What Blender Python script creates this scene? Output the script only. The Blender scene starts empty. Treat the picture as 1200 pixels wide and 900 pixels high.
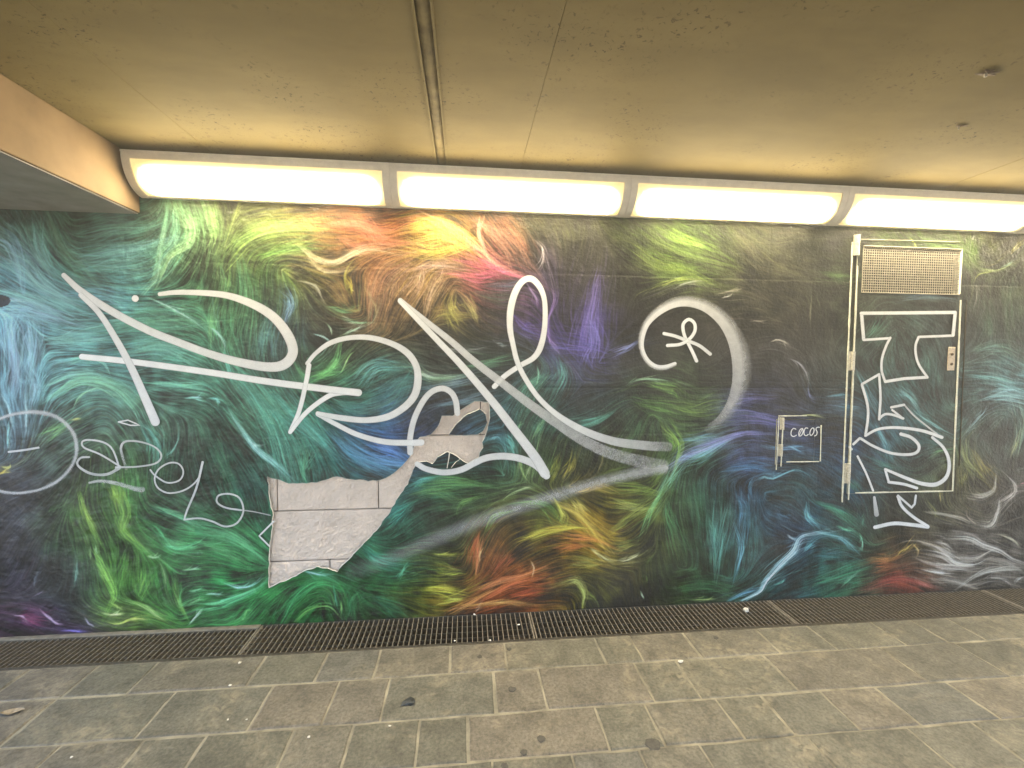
import bpy, bmesh, math, random
import numpy as np
from mathutils import Matrix, Vector

random.seed(7)
S = bpy.context.scene
COL = S.collection

# ------------------------------------------------------------------ camera
F_PX, YAW, PITCH, ROLL, EYE, DIST = 527.8, 5.79, 2.69, -0.4, 1.55, 2.715
def cam_axes():
    y, p, r = map(math.radians, (YAW, PITCH, ROLL))
    F = np.array([math.sin(y)*math.cos(p), math.cos(y)*math.cos(p), -math.sin(p)])
    R = np.array([math.cos(y), -math.sin(y), 0.])
    U = np.cross(R, F)
    return F, R*math.cos(r)-U*math.sin(r), U*math.cos(r)+R*math.sin(r)
CF, CR, CU = cam_axes()
CP = np.array([0., -DIST, EYE])
cd = bpy.data.cameras.new('camera'); cam = bpy.data.objects.new('camera', cd); COL.objects.link(cam)
cd.sensor_width = 36.; cd.lens = F_PX/1200*36.; cd.clip_start = .05; cd.clip_end = 2000
m = Matrix.Identity(4)
for i in range(3):
    m[i][0], m[i][1], m[i][2], m[i][3] = CR[i], CU[i], -CF[i], CP[i]
cam.matrix_world = m
S.camera = cam

# ------------------------------------------------------------------ sky, sun, exposure
SUN_EL, SUN_AZ = math.radians(48), math.radians(20)     # sun stands behind the mural wall
wd = bpy.data.worlds.new('World'); S.world = wd; wd.use_nodes = True
nt = wd.node_tree; bg = nt.nodes['Background']
sk = nt.nodes.new('ShaderNodeTexSky'); sk.sky_type = 'NISHITA'; sk.sun_disc = False
sk.dust_density = 7.; sk.ozone_density = 0.; sk.sun_elevation = SUN_EL; sk.sun_rotation = SUN_AZ
nt.links.new(sk.outputs[0], bg.inputs[0]); bg.inputs[1].default_value = .15
sd = bpy.data.lights.new('sun', 'SUN'); sd.energy = 3.; sd.angle = math.radians(.5); sd.color = (1, .95, .88)
so = bpy.data.objects.new('sun', sd); COL.objects.link(so)
sdir = Vector((math.sin(SUN_AZ)*math.cos(SUN_EL), math.cos(SUN_AZ)*math.cos(SUN_EL), math.sin(SUN_EL)))
so.rotation_euler = sdir.to_track_quat('Z', 'Y').to_euler(); so.location = (0, 20, 30)
S.view_settings.view_transform = 'Standard'; S.view_settings.look = 'None'
S.view_settings.gamma = 1.; S.view_settings.use_curve_mapping = False
S.view_settings.exposure = 3.4
LAMP = 10.5                                               # glow of the lamp covers
LAMP_COL = (1., .88, .64)

# ------------------------------------------------------------------ pixel -> place
def rays(px, py):
    px = np.asarray(px, float); py = np.asarray(py, float)
    return CF + CR*((px-600)/F_PX)[..., None] - CU*((py-450)/F_PX)[..., None]
def wall_xz(px, py, Y=0.):
    r = rays(px, py); t = (Y-CP[1])/r[..., 1]
    return CP[0]+t*r[..., 0], CP[2]+t*r[..., 2]
def flat_xy(px, py, Z=0.):
    r = rays(px, py); t = (Z-CP[2])/r[..., 2]
    return CP[0]+t*r[..., 0], CP[1]+t*r[..., 1]
def to_px(X, Y, Z):
    v = np.stack([X-CP[0], np.broadcast_to(Y, X.shape)-CP[1], Z-CP[2]], -1); z = v@CF
    return 600+F_PX*(v@CR)/z, 450-F_PX*(v@CU)/z

# ------------------------------------------------------------------ object helpers
def link(name, me, parent=None, mat=None):
    o = bpy.data.objects.new(name, me); COL.objects.link(o)
    if mat is not None: me.materials.append(mat)
    if parent: o.parent = parent
    return o
def tag(o, label=None, cat=None, group=None, kind=None):
    if label: o['label'] = label
    if cat: o['category'] = cat
    if group: o['group'] = group
    if kind: o['kind'] = kind
    return o
def empty(name, loc=(0, 0, 0)):
    o = bpy.data.objects.new(name, None); COL.objects.link(o); o.location = loc; o.empty_display_size = .1
    return o
class MB:
    def __init__(s): s.v = []; s.f = []
    def box(s, x0, x1, y0, y1, z0, z1):
        b = len(s.v)
        s.v += [(x0,y0,z0),(x1,y0,z0),(x1,y1,z0),(x0,y1,z0),(x0,y0,z1),(x1,y0,z1),(x1,y1,z1),(x0,y1,z1)]
        s.f += [tuple(b+i for i in q) for q in ((0,3,2,1),(4,5,6,7),(0,1,5,4),(1,2,6,5),(2,3,7,6),(3,0,4,7))]
        return s
    def bbox(s, x0, x1, y0, y1, z0, z1, c=.003):
        # box with chamfered long edges on the side that faces the passage (-y)
        b = len(s.v)
        s.v += [(x0,y1,z0),(x1,y1,z0),(x1,y1,z1),(x0,y1,z1),
                (x0,y0+c,z0),(x1,y0+c,z0),(x1,y0+c,z1),(x0,y0+c,z1),
                (x0+c,y0,z0+c),(x1-c,y0,z0+c),(x1-c,y0,z1-c),(x0+c,y0,z1-c)]
        q = [(0,1,5,4),(1,2,6,5),(2,3,7,6),(3,0,4,7),(4,5,9,8),(5,6,10,9),(6,7,11,10),(7,4,8,11),(8,9,10,11),(3,2,1,0)]
        s.f += [tuple(b+i for i in k) for k in q]
        return s
    def prism(s, prof, x0, x1):
        # prof: list of (y,z); closed, extruded along x
        n = len(prof); b = len(s.v)
        s.v += [(x0, y, z) for y, z in prof]+[(x1, y, z) for y, z in prof]
        for i in range(n):
            j = (i+1) % n; s.f.append((b+i, b+j, b+n+j, b+n+i))
        s.f.append(tuple(b+i for i in reversed(range(n)))); s.f.append(tuple(b+n+i for i in range(n)))
        return s
    def build(s, name, mat, parent=None, smooth=False):
        me = bpy.data.meshes.new(name); me.from_pydata(s.v, [], s.f); me.update()
        bm = bmesh.new(); bm.from_mesh(me); bmesh.ops.recalc_face_normals(bm, faces=bm.faces); bm.to_mesh(me); bm.free()
        if smooth: me.polygons.foreach_set('use_smooth', [True]*len(me.polygons))
        return link(name, me, parent, mat)

# ------------------------------------------------------------------ materials
def new_mat(name):
    mt = bpy.data.materials.new(name); mt.use_nodes = True
    return mt, mt.node_tree, mt.node_tree.nodes['Principled BSDF']
def noise(nt, scale, detail=4, rough=.55, vec=None, dist=0.):
    n = nt.nodes.new('ShaderNodeTexNoise'); n.inputs['Scale'].default_value = scale
    n.inputs['Detail'].default_value = detail; n.inputs['Roughness'].default_value = rough
    n.inputs['Distortion'].default_value = dist
    if vec is not None: nt.links.new(vec, n.inputs['Vector'])
    return n
def ramp(nt, src, stops):
    r = nt.nodes.new('ShaderNodeValToRGB'); nt.links.new(src, r.inputs[0])
    while len(r.color_ramp.elements) < len(stops): r.color_ramp.elements.new(.5)
    for e, (p, c) in zip(r.color_ramp.elements, stops):
        e.position = p; e.color = (*c, 1) if len(c) == 3 else c
    return r
def mix(nt, fac, a, b, mode='MIX'):
    n = nt.nodes.new('ShaderNodeMix'); n.data_type = 'RGBA'; n.blend_type = mode
    for sock, v in ((n.inputs[0], fac), (n.inputs[6], a), (n.inputs[7], b)):
        if hasattr(v, 'is_output'): nt.links.new(v, sock)
        elif isinstance(v, (int, float)): sock.default_value = v
        else: sock.default_value = (*v, 1)
    return n.outputs[2]
def bump(nt, bsdf, h, strength, dist):
    b = nt.nodes.new('ShaderNodeBump'); b.inputs['Strength'].default_value = strength; b.inputs['Distance'].default_value = dist
    nt.links.new(h, b.inputs['Height']); nt.links.new(b.outputs[0], bsdf.inputs['Normal'])
    return b
def wpos(nt): return nt.nodes.new('ShaderNodeNewGeometry').outputs['Position']
def simple(name, c, rough=.6, metal=0., var=.25, scale=30, bstr=.15, bd=.002, spec=.5):
    mt, nt, b = new_mat(name); p = wpos(nt)
    n = noise(nt, scale, 5, .6, p)
    c = np.array(c); r = ramp(nt, n.outputs[0], [(.3, tuple(c*(1-var))), (.7, tuple(np.minimum(c*(1+var), 1)))])
    nt.links.new(r.outputs[0], b.inputs['Base Color']); b.inputs['Roughness'].default_value = rough
    b.inputs['Metallic'].default_value = metal
    if bstr: bump(nt, b, n.outputs[0], bstr, bd)
    b.inputs['Specular IOR Level'].default_value = spec
    return mt

# printed film of the mural: colours come with the mesh, print grain and orange peel from nodes
M_FILM, nt, b = new_mat('printed_film')
at = nt.nodes.new('ShaderNodeAttribute'); at.attribute_name = 'Col'; p = wpos(nt)
g = noise(nt, 260, 2, .5, p)
gr = ramp(nt, g.outputs[0], [(.3, (.86,)*3), (.7, (1.12,)*3)])
c1 = mix(nt, 1., at.outputs['Color'], gr.outputs[0], 'MULTIPLY')
dn = noise(nt, 1.7, 6, .62, p); dr = ramp(nt, dn.outputs[0], [(.42, (0,)*3), (.75, (.16,)*3)])
c2 = mix(nt, dr.outputs[0], c1, (.20, .18, .15))
nt.links.new(c2, b.inputs['Base Color'])
b.inputs['Roughness'].default_value = .42; b.inputs['Specular IOR Level'].default_value = .28
n1 = noise(nt, 55, 3, .55, p); n2 = noise(nt, 9, 3, .5, p)
mm = nt.nodes.new('ShaderNodeMath'); mm.operation = 'MULTIPLY_ADD'; mm.inputs[1].default_value = 1.6
nt.links.new(n2.outputs[0], mm.inputs[0]); nt.links.new(n1.outputs[0], mm.inputs[2])
bump(nt, b, mm.outputs[0], .55, .007)

# ceiling paint
M_CEIL, nt, b = new_mat('ceiling_paint'); p = wpos(nt)
n = noise(nt, 1.1, 6, .6, p)
base = ramp(nt, n.outputs[0], [(.3, (.142, .108, .0450)), (.7, (.180, .138, .0590))])
sp = noise(nt, 55, 4, .6, p, .8); spr = ramp(nt, sp.outputs[0], [(.60, (0,)*3), (.64, (1,)*3)])
pm = noise(nt, 2.3, 3, .5, p); pmr = ramp(nt, pm.outputs[0], [(.47, (0,)*3), (.62, (.9,)*3)])
sf = mix(nt, 1., spr.outputs[0], pmr.outputs[0], 'MULTIPLY')
c1 = mix(nt, sf, base.outputs[0], (.052, .039, .020))
mp = nt.nodes.new('ShaderNodeMapping'); nt.links.new(p, mp.inputs[0]); mp.inputs['Scale'].default_value = (1.3, 3.5, 1)
st = noise(nt, 1.4, 5, .6, mp.outputs[0]); sr = ramp(nt, st.outputs[0], [(.40, (.90,)*3), (.62, (1.04,)*3)])
c2 = mix(nt, 1., c1, sr.outputs[0], 'MULTIPLY')
nt.links.new(c2, b.inputs['Base Color']); b.inputs['Roughness'].default_value = .8
b.inputs['Specular IOR Level'].default_value = .06
bn = noise(nt, 40, 5, .6, p); bump(nt, b, bn.outputs[0], .16, .003)

M_BEAM = simple('beam_concrete_paint', (.140, .095, .052), .8, 0, .16, 6, .3, .004, .08)
M_GROOVE = simple('joint_sealant', (.140, .106, .046), .8, 0, .35, 18, .3, .003, .08)
M_WALLC = simple('wall_concrete', (.34, .32, .29), .85, 0, .2, 8, .4, .004)
M_KERB = simple('concrete_strip', (.17, .15, .11), .85, 0, .35, 24, .4, .003)
M_CHAN = simple('drain_sludge', (.06, .045, .028), .75, 0, .6, 14, .6, .01)
M_STEEL = simple('galvanised_steel', (.085, .070, .048), .6, .1, .45, 60, .1, .001)
M_STEEL2 = simple('worn_lit_steel', (.23, .20, .155), .5, .2, .35, 50, .1, .001)  # worn steel; on the bar tops it serves as a painted highlight
M_ALU = simple('lamp_frame_metal', (.62, .58, .48), .5, .0, .08, 20, .05, .001)
M_TRIM = simple('bare_edge_paint', (.72, .70, .55), .55, 0, .18, 60, .1, .001)
M_HINGE = simple('hinge_metal', (.52, .48, .38), .5, .2, .3, 70, .1, .001)
M_MESHW = simple('vent_wire_paint', (.38, .335, .245), .6, .1, .18, 40, .1, .001)
M_DARK = simple('dark_void', (.018, .016, .013), .9, 0, .3, 20, 0)
M_LOCK = simple('lock_plate_metal', (.52, .42, .30), .5, .3, .25, 90, .1, .001)
M_RUST = simple('rust', (.10, .065, .035), .9, 0, .5, 60, .6, .003)
M_ASPH = simple('asphalt', (.06, .058, .055), .9, 0, .3, 12, .4, .004)
M_MORTAR = simple('mortar', (.25, .225, .165), .9, 0, .45, 9, .5, .003)
M_WCHIP = simple('white_chip', (.62, .58, .50), .8, 0, .15, 60, .3, .002)
M_BLACKP = simple('dark_scrap', (.022, .026, .028), .6, 0, .4, 80, .4, .002)
M_LEAF = simple('dry_leaf', (.30, .235, .15), .7, 0, .35, 90, .3, .002)
M_GUM = simple('trodden_gum', (.075, .068, .055), .85, 0, .3, 80, .3, .001)
M_RIM = simple('torn_film_backing', (.55, .53, .48), .8, 0, .2, 70, .2, .001)

# rough stone behind the film
M_STONE, nt, b = new_mat('rough_stone'); p = wpos(nt)
oi = nt.nodes.new('ShaderNodeObjectInfo')
n = noise(nt, 7, 6, .6, p); r = ramp(nt, n.outputs[0], [(.3, (.66, .54, .435)), (.7, (.84, .69, .56))])
vr = ramp(nt, oi.outputs['Random'], [(0, (.92,)*3), (1, (1.06,)*3)])
c = mix(nt, 1., r.outputs[0], vr.outputs[0], 'MULTIPLY'); nt.links.new(c, b.inputs['Base Color']); b.inputs['Roughness'].default_value = .9
n1 = noise(nt, 75, 5, .7, p, .6); n2 = noise(nt, 24, 4, .6, p)
mm = nt.nodes.new('ShaderNodeMath'); mm.operation = 'MULTIPLY_ADD'; mm.inputs[1].default_value = 1.2
nt.links.new(n2.outputs[0], mm.inputs[0]); nt.links.new(n1.outputs[0], mm.inputs[2])
bump(nt, b, mm.outputs[0], .8, .012)

# paving
M_PAVE, nt, b = new_mat('paving_stone'); p = wpos(nt)
oi = nt.nodes.new('ShaderNodeObjectInfo')
tone = ramp(nt, oi.outputs['Random'], [(0, (.104, .098, .075)), (.3, (.142, .132, .099)), (.55, (.124, .117, .091)), (.85, (.150, .130, .100)), (1, (.126, .122, .103))])
n = noise(nt, 9, 8, .68, p, .5); nr = ramp(nt, n.outputs[0], [(.28, (.58,)*3), (.72, (1.38,)*3)])
c = mix(nt, 1., tone.outputs[0], nr.outputs[0], 'MULTIPLY')
n = noise(nt, 70, 4, .7, p); nr = ramp(nt, n.outputs[0], [(.34, (.62,)*3), (.66, (1.3,)*3)])
c = mix(nt, 1., c, nr.outputs[0], 'MULTIPLY')
n = noise(nt, 1.9, 8, .68, p, 1.2); nr = ramp(nt, n.outputs[0], [(.50, (0,)*3), (.64, (.62,)*3)])
n3 = noise(nt, 24, 4, .65, p, .8); nr3 = ramp(nt, n3.outputs[0], [(.40, (0,)*3), (.60, (1,)*3)])
pf = mix(nt, 1., nr.outputs[0], nr3.outputs[0], 'MULTIPLY')
c = mix(nt, pf, c, (.34, .29, .20))
n4 = noise(nt, 4.5, 5, .6, p, .4); nr4 = ramp(nt, n4.outputs[0], [(.62, (0,)*3), (.72, (.5,)*3)])
c = mix(nt, nr4.outputs[0], c, (.055, .050, .038))
nt.links.new(c, b.inputs['Base Color']); b.inputs['Roughness'].default_value = .52
b.inputs['Specular IOR Level'].default_value = .4
n1 = noise(nt, 30, 6, .68, p, .3); bump(nt, b, n1.outputs[0], .55, .008)

# spray paint: density comes with the mesh, mist and speckle from nodes
def spray_mat(name, col, emis=0):
    mt, nt, b = new_mat(name); p = wpos(nt)
    at = nt.nodes.new('ShaderNodeAttribute'); at.attribute_name = 'Dens'
    n = noise(nt, 220, 3, .7, p)
    ml = nt.nodes.new('ShaderNodeMath'); ml.operation = 'MULTIPLY_ADD'; ml.inputs[1].default_value = .8; ml.inputs[2].default_value = -.56
    nb = noise(nt, 28, 3, .6, p); na = nt.nodes.new('ShaderNodeMath'); na.operation = 'MULTIPLY_ADD'; na.inputs[1].default_value = .4
    nt.links.new(nb.outputs[0], na.inputs[0]); nt.links.new(n.outputs[0], na.inputs[2])
    nt.links.new(na.outputs[0], ml.inputs[0])
    # noise bites most where the paint is thin
    e = nt.nodes.new('ShaderNodeMath'); e.operation = 'SUBTRACT'; e.inputs[0].default_value = 1.15; nt.links.new(at.outputs['Fac'], e.inputs[1])
    m2 = nt.nodes.new('ShaderNodeMath'); m2.operation = 'MULTIPLY'; nt.links.new(ml.outputs[0], m2.inputs[0]); nt.links.new(e.outputs[0], m2.inputs[1])
    gate = nt.nodes.new('ShaderNodeMath'); gate.operation = 'MULTIPLY'; gate.inputs[1].default_value = 4.; gate.use_clamp = True; nt.links.new(at.outputs['Fac'], gate.inputs[0])
    m3 = nt.nodes.new('ShaderNodeMath'); m3.operation = 'MULTIPLY'; nt.links.new(m2.outputs[0], m3.inputs[0]); nt.links.new(gate.outputs[0], m3.inputs[1])
    a = nt.nodes.new('ShaderNodeMath'); a.operation = 'ADD'; a.use_clamp = True; nt.links.new(at.outputs['Fac'], a.inputs[0]); nt.links.new(m3.outputs[0], a.inputs[1])
    n2 = noise(nt, 18, 4, .6, p); r = ramp(nt, n2.outputs[0], [(.3, tuple(np.array(col)*.86)), (.7, tuple(col))])
    nt.links.new(r.outputs[0], b.inputs['Base Color']); nt.links.new(a.outputs[0], b.inputs['Alpha'])
    b.inputs['Roughness'].default_value = .45
    return mt
M_SPRAY = spray_mat('white_spray_paint', (.86, .86, .84))

def lamp_mat():
    mt, nt, b = new_mat('lit_lamp_cover')
    tc = nt.nodes.new('ShaderNodeAttribute'); tc.attribute_name = 'Glow'
    r = ramp(nt, tc.outputs['Fac'], [(0, (1., .70, .22)), (.35, (1., .78, .36)), (1, LAMP_COL)])
    pw = nt.nodes.new('ShaderNodeMath'); pw.operation = 'POWER'; pw.inputs[1].default_value = 1.8; nt.links.new(tc.outputs['Fac'], pw.inputs[0])
    ml = nt.nodes.new('ShaderNodeMath'); ml.operation = 'MULTIPLY_ADD'; ml.inputs[1].default_value = LAMP; ml.inputs[2].default_value = .07
    nt.links.new(pw.outputs[0], ml.inputs[0])
    nt.links.new(r.outputs[0], b.inputs['Emission Color']); nt.links.new(ml.outputs[0], b.inputs['Emission Strength'])
    b.inputs['Base Color'].default_value = (.7, .65, .5, 1); b.inputs['Roughness'].default_value = .35
    return mt
M_LAMP = lamp_mat()

# ================================================================== THE SETTING
CEIL = 2.65
XL, XR, YB = -3.25, 7.6, -4.4
# ground to the horizon
mb = MB(); mb.v = [(-400, -400, -.30), (400, -400, -.30), (400, 400, -.30), (-400, 400, -.30)]; mb.f = [(0, 1, 2, 3)]
tag(mb.build('ground', M_ASPH), kind='structure')
# mortar bed under the paving stones
BED_Y = -.286
tag(MB().box(XL-4, XR+3, YB-1, BED_Y, -.29, -.0028).build('pavement', M_MORTAR), kind='structure')
pave = bpy.data.objects['pavement']
courses = [
 (-.290, -.522, [-1.85, -1.57, -1.045, -.73, -.455, -.08, .21, .725, .925, 1.245, 1.69, 2.02, 2.435]),
 (-.522, -.797, [-1.86, -1.35, -.915, -.61, -.37, .135, .365, .865, 1.09, 1.58, 2.265, 2.72]),
 (-.797, -1.032, [-1.62, -1.305, -1.065, -.715, -.475, -.195, .01, .58, .81, 1.155, 1.375, 1.675, 1.96, 2.345]),
 (-1.032, -1.31, [-1.2, -.8, -.33, .1, .42, .695, .95, 1.42, 1.88, 2.19])]
y = -1.31
while y > -3.6:
    d = random.choice((.24, .27, .29)); courses.append((y, y-d, [])); y -= d
rs = random.Random(3)
for (ya, yb, js) in courses:
    js = list(js) or [-1.6+rs.uniform(-.2, .2)]
    while js[0] > -3.4: js.insert(0, js[0]-rs.uniform(.24, .56))
    while js[-1] < 5.0: js.append(js[-1]+rs.uniform(.24, .58))
    for xa, xb in zip(js[:-1], js[1:]):
        g = .0042; j = lambda: rs.uniform(-.0035, .0035)
        # slightly irregular outline of 12 points, chamfered rim
        pts = []
        for (ax, ay, bx, by) in ((xa+g, yb+g, xb-g, yb+g), (xb-g, yb+g, xb-g, ya-g), (xb-g, ya-g, xa+g, ya-g), (xa+g, ya-g, xa+g, yb+g)):
            for t in (0, .36, .7): pts.append((ax+(bx-ax)*t+j(), ay+(by-ay)*t+j()))
        cx, cy = (xa+xb)/2, (ya+yb)/2; tz = rs.uniform(-.0012, .0022)
        tx, ty = rs.uniform(-.004, .004), rs.uniform(-.006, .006)
        v = []; f = []
        for k, (ins, z) in enumerate(((0, -.05), (0, -.004), (.006, 0))):
            for x_, y_ in pts:
                dx, dy = x_-cx, y_-cy
                sx = (abs(dx)-ins)/max(abs(dx), 1e-4) if abs(dx) > .03 else 1; sy = (abs(dy)-ins)/max(abs(dy), 1e-4) if abs(dy) > .03 else 1
                zz = z+(tz+tx*dx+ty*dy if k else 0)+(rs.uniform(-.0006, .0006) if k else 0)
                v.append((dx*sx, dy*sy, zz))
        n = 12
        for k in (0, 1):
            for i in range(n): f.append((k*n+i, k*n+(i+1) % n, (k+1)*n+(i+1) % n, (k+1)*n+i))
        f.append(tuple(range(2*n, 3*n)))
        me = bpy.data.meshes.new('paving_stone'); me.from_pydata(v, [], f); me.update()
        o = link('paving_stone', me, pave, M_PAVE); o.location = (cx, cy, 0)

# ceiling: slabs side by side, each a piece; a wide sealed joint between two of them
ceil = tag(MB().box(XL, XR, YB, .6, CEIL+.06, CEIL+.45).build('ceiling', M_WALLC), kind='structure')
seams = [-1.345, -.171, -.105, .30, 2.93, 5.6]
ed = [XL]+seams+[XR]
for i, (a, c_) in enumerate(zip(ed[:-1], ed[1:])):
    if (a, c_) == (-.171, -.105): continue
    ga = .0006 if a in (-1.345, .30, 2.93) else .002; gb = .0006 if c_ in (-1.345, .30, 2.93) else .002
    if a == -.105: ga = 0
    if c_ == -.171: gb = 0
    mb = MB(); x0, x1 = a+ga, c_-gb; dz = {4: .0008}.get(i, 0)
    z = CEIL+dz; e = .0016
    mb.v = [(x0, YB, z+.06), (x1, YB, z+.06), (x1, .02, z+.06), (x0, .02, z+.06), (x0, YB, z+e), (x1, YB, z+e), (x1, .02, z+e), (x0, .02, z+e),
            (x0+e, YB, z), (x1-e, YB, z), (x1-e, .02, z), (x0+e, .02, z)]
    mb.f = [(0, 1, 2, 3), (0, 4, 5, 1), (1, 5, 6, 2), (2, 6, 7, 3), (3, 7, 4, 0), (4, 8, 9, 5), (6, 10, 11, 7), (5, 9, 10, 6), (7, 11, 8, 4), (8, 11, 10, 9)]
    mb.build('ceiling_slab', M_CEIL, ceil)
# joint: sunk filler with a rounded bead and two lips
mb = MB(); n = 9; prof = []
for k in range(n):
    t = math.pi*k/(n-1); prof.append((-.138-.024*math.cos(t), CEIL+.012-.013*math.sin(t)))
vs = []; ln = 60
rj = random.Random(5)
for q in range(ln+1):
    yq = YB+(.02-YB)*q/ln; wob = rj.uniform(-.0015, .0015); dz = rj.uniform(-.001, .001)
    vs += [(x+wob, yq, z+dz) for x, z in prof]
mb.v = vs; mb.f = [(q*n+k, q*n+k+1, (q+1)*n+k+1, (q+1)*n+k) for q in range(ln) for k in range(n-1)]
mb.build('joint_sealant', M_GROOVE, ceil, True)
for x0, x1 in ((-.1715, -.163), (-.1135, -.1045)):
    MB().box(x0, x1, YB, .018, CEIL-.005, CEIL+.03).build('joint_lip', M_CEIL, ceil)
MB().box(-.171, -.105, YB, .018, CEIL+.025, CEIL+.058).build('joint_bed', M_GROOVE, ceil)

# cross beam at the left
tag(MB().box(-3.1, -1.783, YB+.05, -.008, 2.355, CEIL-.002).build('concrete_beam', M_BEAM), kind='structure')
bm_o = bpy.data.objects['concrete_beam']
MB().box(-3.09, -1.793, YB+.06, -.010, 2.3505, 2.3548).build('soffit', simple('daylit_soffit_grey', (.20, .19, .165), .85, 0, .2, 9, .3, .003), bm_o)  # underside coloured grey to imitate daylight on the beam's paint
mod = bm_o.modifiers.new('bevel', 'BEVEL'); mod.width = .006; mod.segments = 2

# drain channel
mb = MB()
mb.box(XL-3, XR, -.286, .03, -.30, -.22); mb.box(XL-3, XR, .0, .03, -.22, -.002); mb.box(XL-3, XR, -.2865, -.2805, -.22, -.034)
ch = tag(mb.build('drain_channel', M_CHAN), kind='structure')
# silt ridges lying in the channel
mb = MB(); nx, ny = 260, 7; vv = np.zeros((nx+1, ny+1, 3)); rr = np.random.default_rng(4)
vv[..., 0] = np.linspace(-3.4, 5., nx+1)[:, None]; vv[..., 1] = np.linspace(-.28, -.001, ny+1)[None]
hz = rr.random((nx//6+3, 5)); gx = np.linspace(0, nx//6, nx+1); gy = np.linspace(0, 3, ny+1)
ix, iy = gx.astype(int), gy.astype(int); fx, fy = gx-ix, gy-iy
hh = (hz[ix][:, iy]*(1-fx)[:, None]+hz[ix+1][:, iy]*fx[:, None])*(1-fy)[None]+(hz[ix][:, iy+1]*(1-fx)[:, None]+hz[ix+1][:, iy+1]*fx[:, None])*fy[None]
vv[..., 2] = -.215+.07*hh+rr.random((nx+1, ny+1))*.012
mb.v = [tuple(q) for q in vv.reshape(-1, 3)]
mb.f = [(i*(ny+1)+j, (i+1)*(ny+1)+j, (i+1)*(ny+1)+j+1, i*(ny+1)+j+1) for i in range(nx) for j in range(ny)]
tag(mb.build('silt', simple('silt', (.045, .033, .02), .9, 0, .6, 30, .6, .01), ch), kind='stuff')
# narrow concrete strip between wall and grates at the left, step at the grate joint
tag(MB().bbox(XL-3, -1.196, -.036, -.0005, -.2, .006, .004).build('concrete_kerb_strip', M_KERB), kind='structure')
tag(MB().box(XL-3, XR, -.2925, -.2868, -.2, .0005).build('drain_edge_rail', M_STEEL), kind='structure')

# ================================================================== GRATES
PITCH_G = 1.586
def grate(x0, x1, yback, label):
    root = empty('drain_grate', ((x0+x1)/2, -.14, 0)); L = x1-x0; h = L/2-.004
    tag(root, label, 'drain grate', 'steel grates over the drain along the wall')
    y0, y1 = -.2795+.14, yback+.14
    mb = MB(); n = int(L/.0292)
    for k in range(1, n):
        x = -h+2*h*k/n; mb.box(x-.0017, x+.0017, y0+.004, y1-.004, -.032, -.0025)
    tag(mb.build('bearing_bars', M_STEEL, root), kind='stuff')
    mb = MB()
    for k in range(1, n):
        x = -h+2*h*k/n; mb.box(x-.0019, x+.0019, y0+.0045, y1-.0045, -.0024, -.0006)
    tag(mb.build('lit_bar_tops', M_STEEL2, root), kind='stuff')  # pale caps put a highlight into the colour of the bar tops
    mb = MB()
    for k in range(1, 5):
        y = y0+(y1-y0)*k/5; mb.box(-h+.004, h-.004, y-.0012, y+.0012, -.016, -.0065)
    tag(mb.build('cross_rods', M_STEEL, root), kind='stuff')
    for a, c_ in ((y0, y0+.004), (y1-.004, y1)):
        MB().box(-h, h, a, c_, -.034, .0005).build('side_bar', M_STEEL, root)
    for a in (-h-.0005, h-.0065):
        MB().box(a, a+.007, y0+.0045, y1-.0045, -.034, .001).build('end_bar', M_STEEL2, root)
X0 = .392
labs = {-3: 'steel drain grate at the far end beyond the dark purple mural corner',
        -2: 'steel drain grate behind the concrete strip below the peeled stone patch',
        -1: 'steel drain grate under the torn mural and the orange fur',
        0: 'steel drain grate with a white pebble, under the small hatch',
        1: 'steel drain grate running under the service door',
        2: 'steel drain grate under the grey squiggles beyond the service door'}
labs[-2] = 'steel drain grate set behind a narrow concrete strip at the mural foot'
for k in range(-3, 3):
    grate(X0+PITCH_G*k, X0+PITCH_G*(k+1), -.038 if k < -1 else -.003, labs[k])

# ================================================================== MURAL PAINTING (flat print)
CELL = .0044
XA, XB, ZT = -3.35, 4.75, 2.60
NX = int(round((XB-XA)/CELL)); NZ = int(round(ZT/CELL))
gx = XA+np.arange(NX+1)*CELL; gz = .002+np.arange(NZ+1)*CELL
GX, GZ = np.meshgrid(gx, gz)                       # (NZ+1, NX+1)
PX, PY = to_px(GX, 0., GZ)
def cellxy(px, py):
    X, Z = wall_xz(px, py); return (X-XA)/CELL, (Z-.002)/CELL
rg = np.random.default_rng(11)
def vnoise(shape, step, rng=rg):
    h, w = shape; a = rng.random((int(h/step)+3, int(w/step)+3))
    y = np.arange(h)/step; x = np.arange(w)/step; iy = y.astype(int); ix = x.astype(int)
    fy = y-iy; fx = x-ix; fy = (fy*fy*(3-2*fy))[:, None]; fx = (fx*fx*(3-2*fx))[None]
    A = a[iy][:, ix]; B = a[iy][:, ix+1]; C = a[iy+1][:, ix]; D = a[iy+1][:, ix+1]
    return (A*(1-fx)+B*fx)*(1-fy)+(C*(1-fx)+D*fx)*fy-.5
def samp(img, x, y):
    h, w = img.shape[:2]
    x = np.clip(x, 0, w-1.001); y = np.clip(y, 0, h-1.001); ix = x.astype(np.int32); iy = y.astype(np.int32)
    fx = x-ix; fy = y-iy
    if img.ndim == 3: fx = fx[..., None]; fy = fy[..., None]
    return (img[iy, ix]*(1-fx)+img[iy, ix+1]*fx)*(1-fy)+(img[iy+1, ix]*(1-fx)+img[iy+1, ix+1]*fx)*fy
def hexs(s): return np.array([[int(k[i:i+2], 16) for i in (0, 2, 4)] for k in s.split()])/255.
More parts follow.
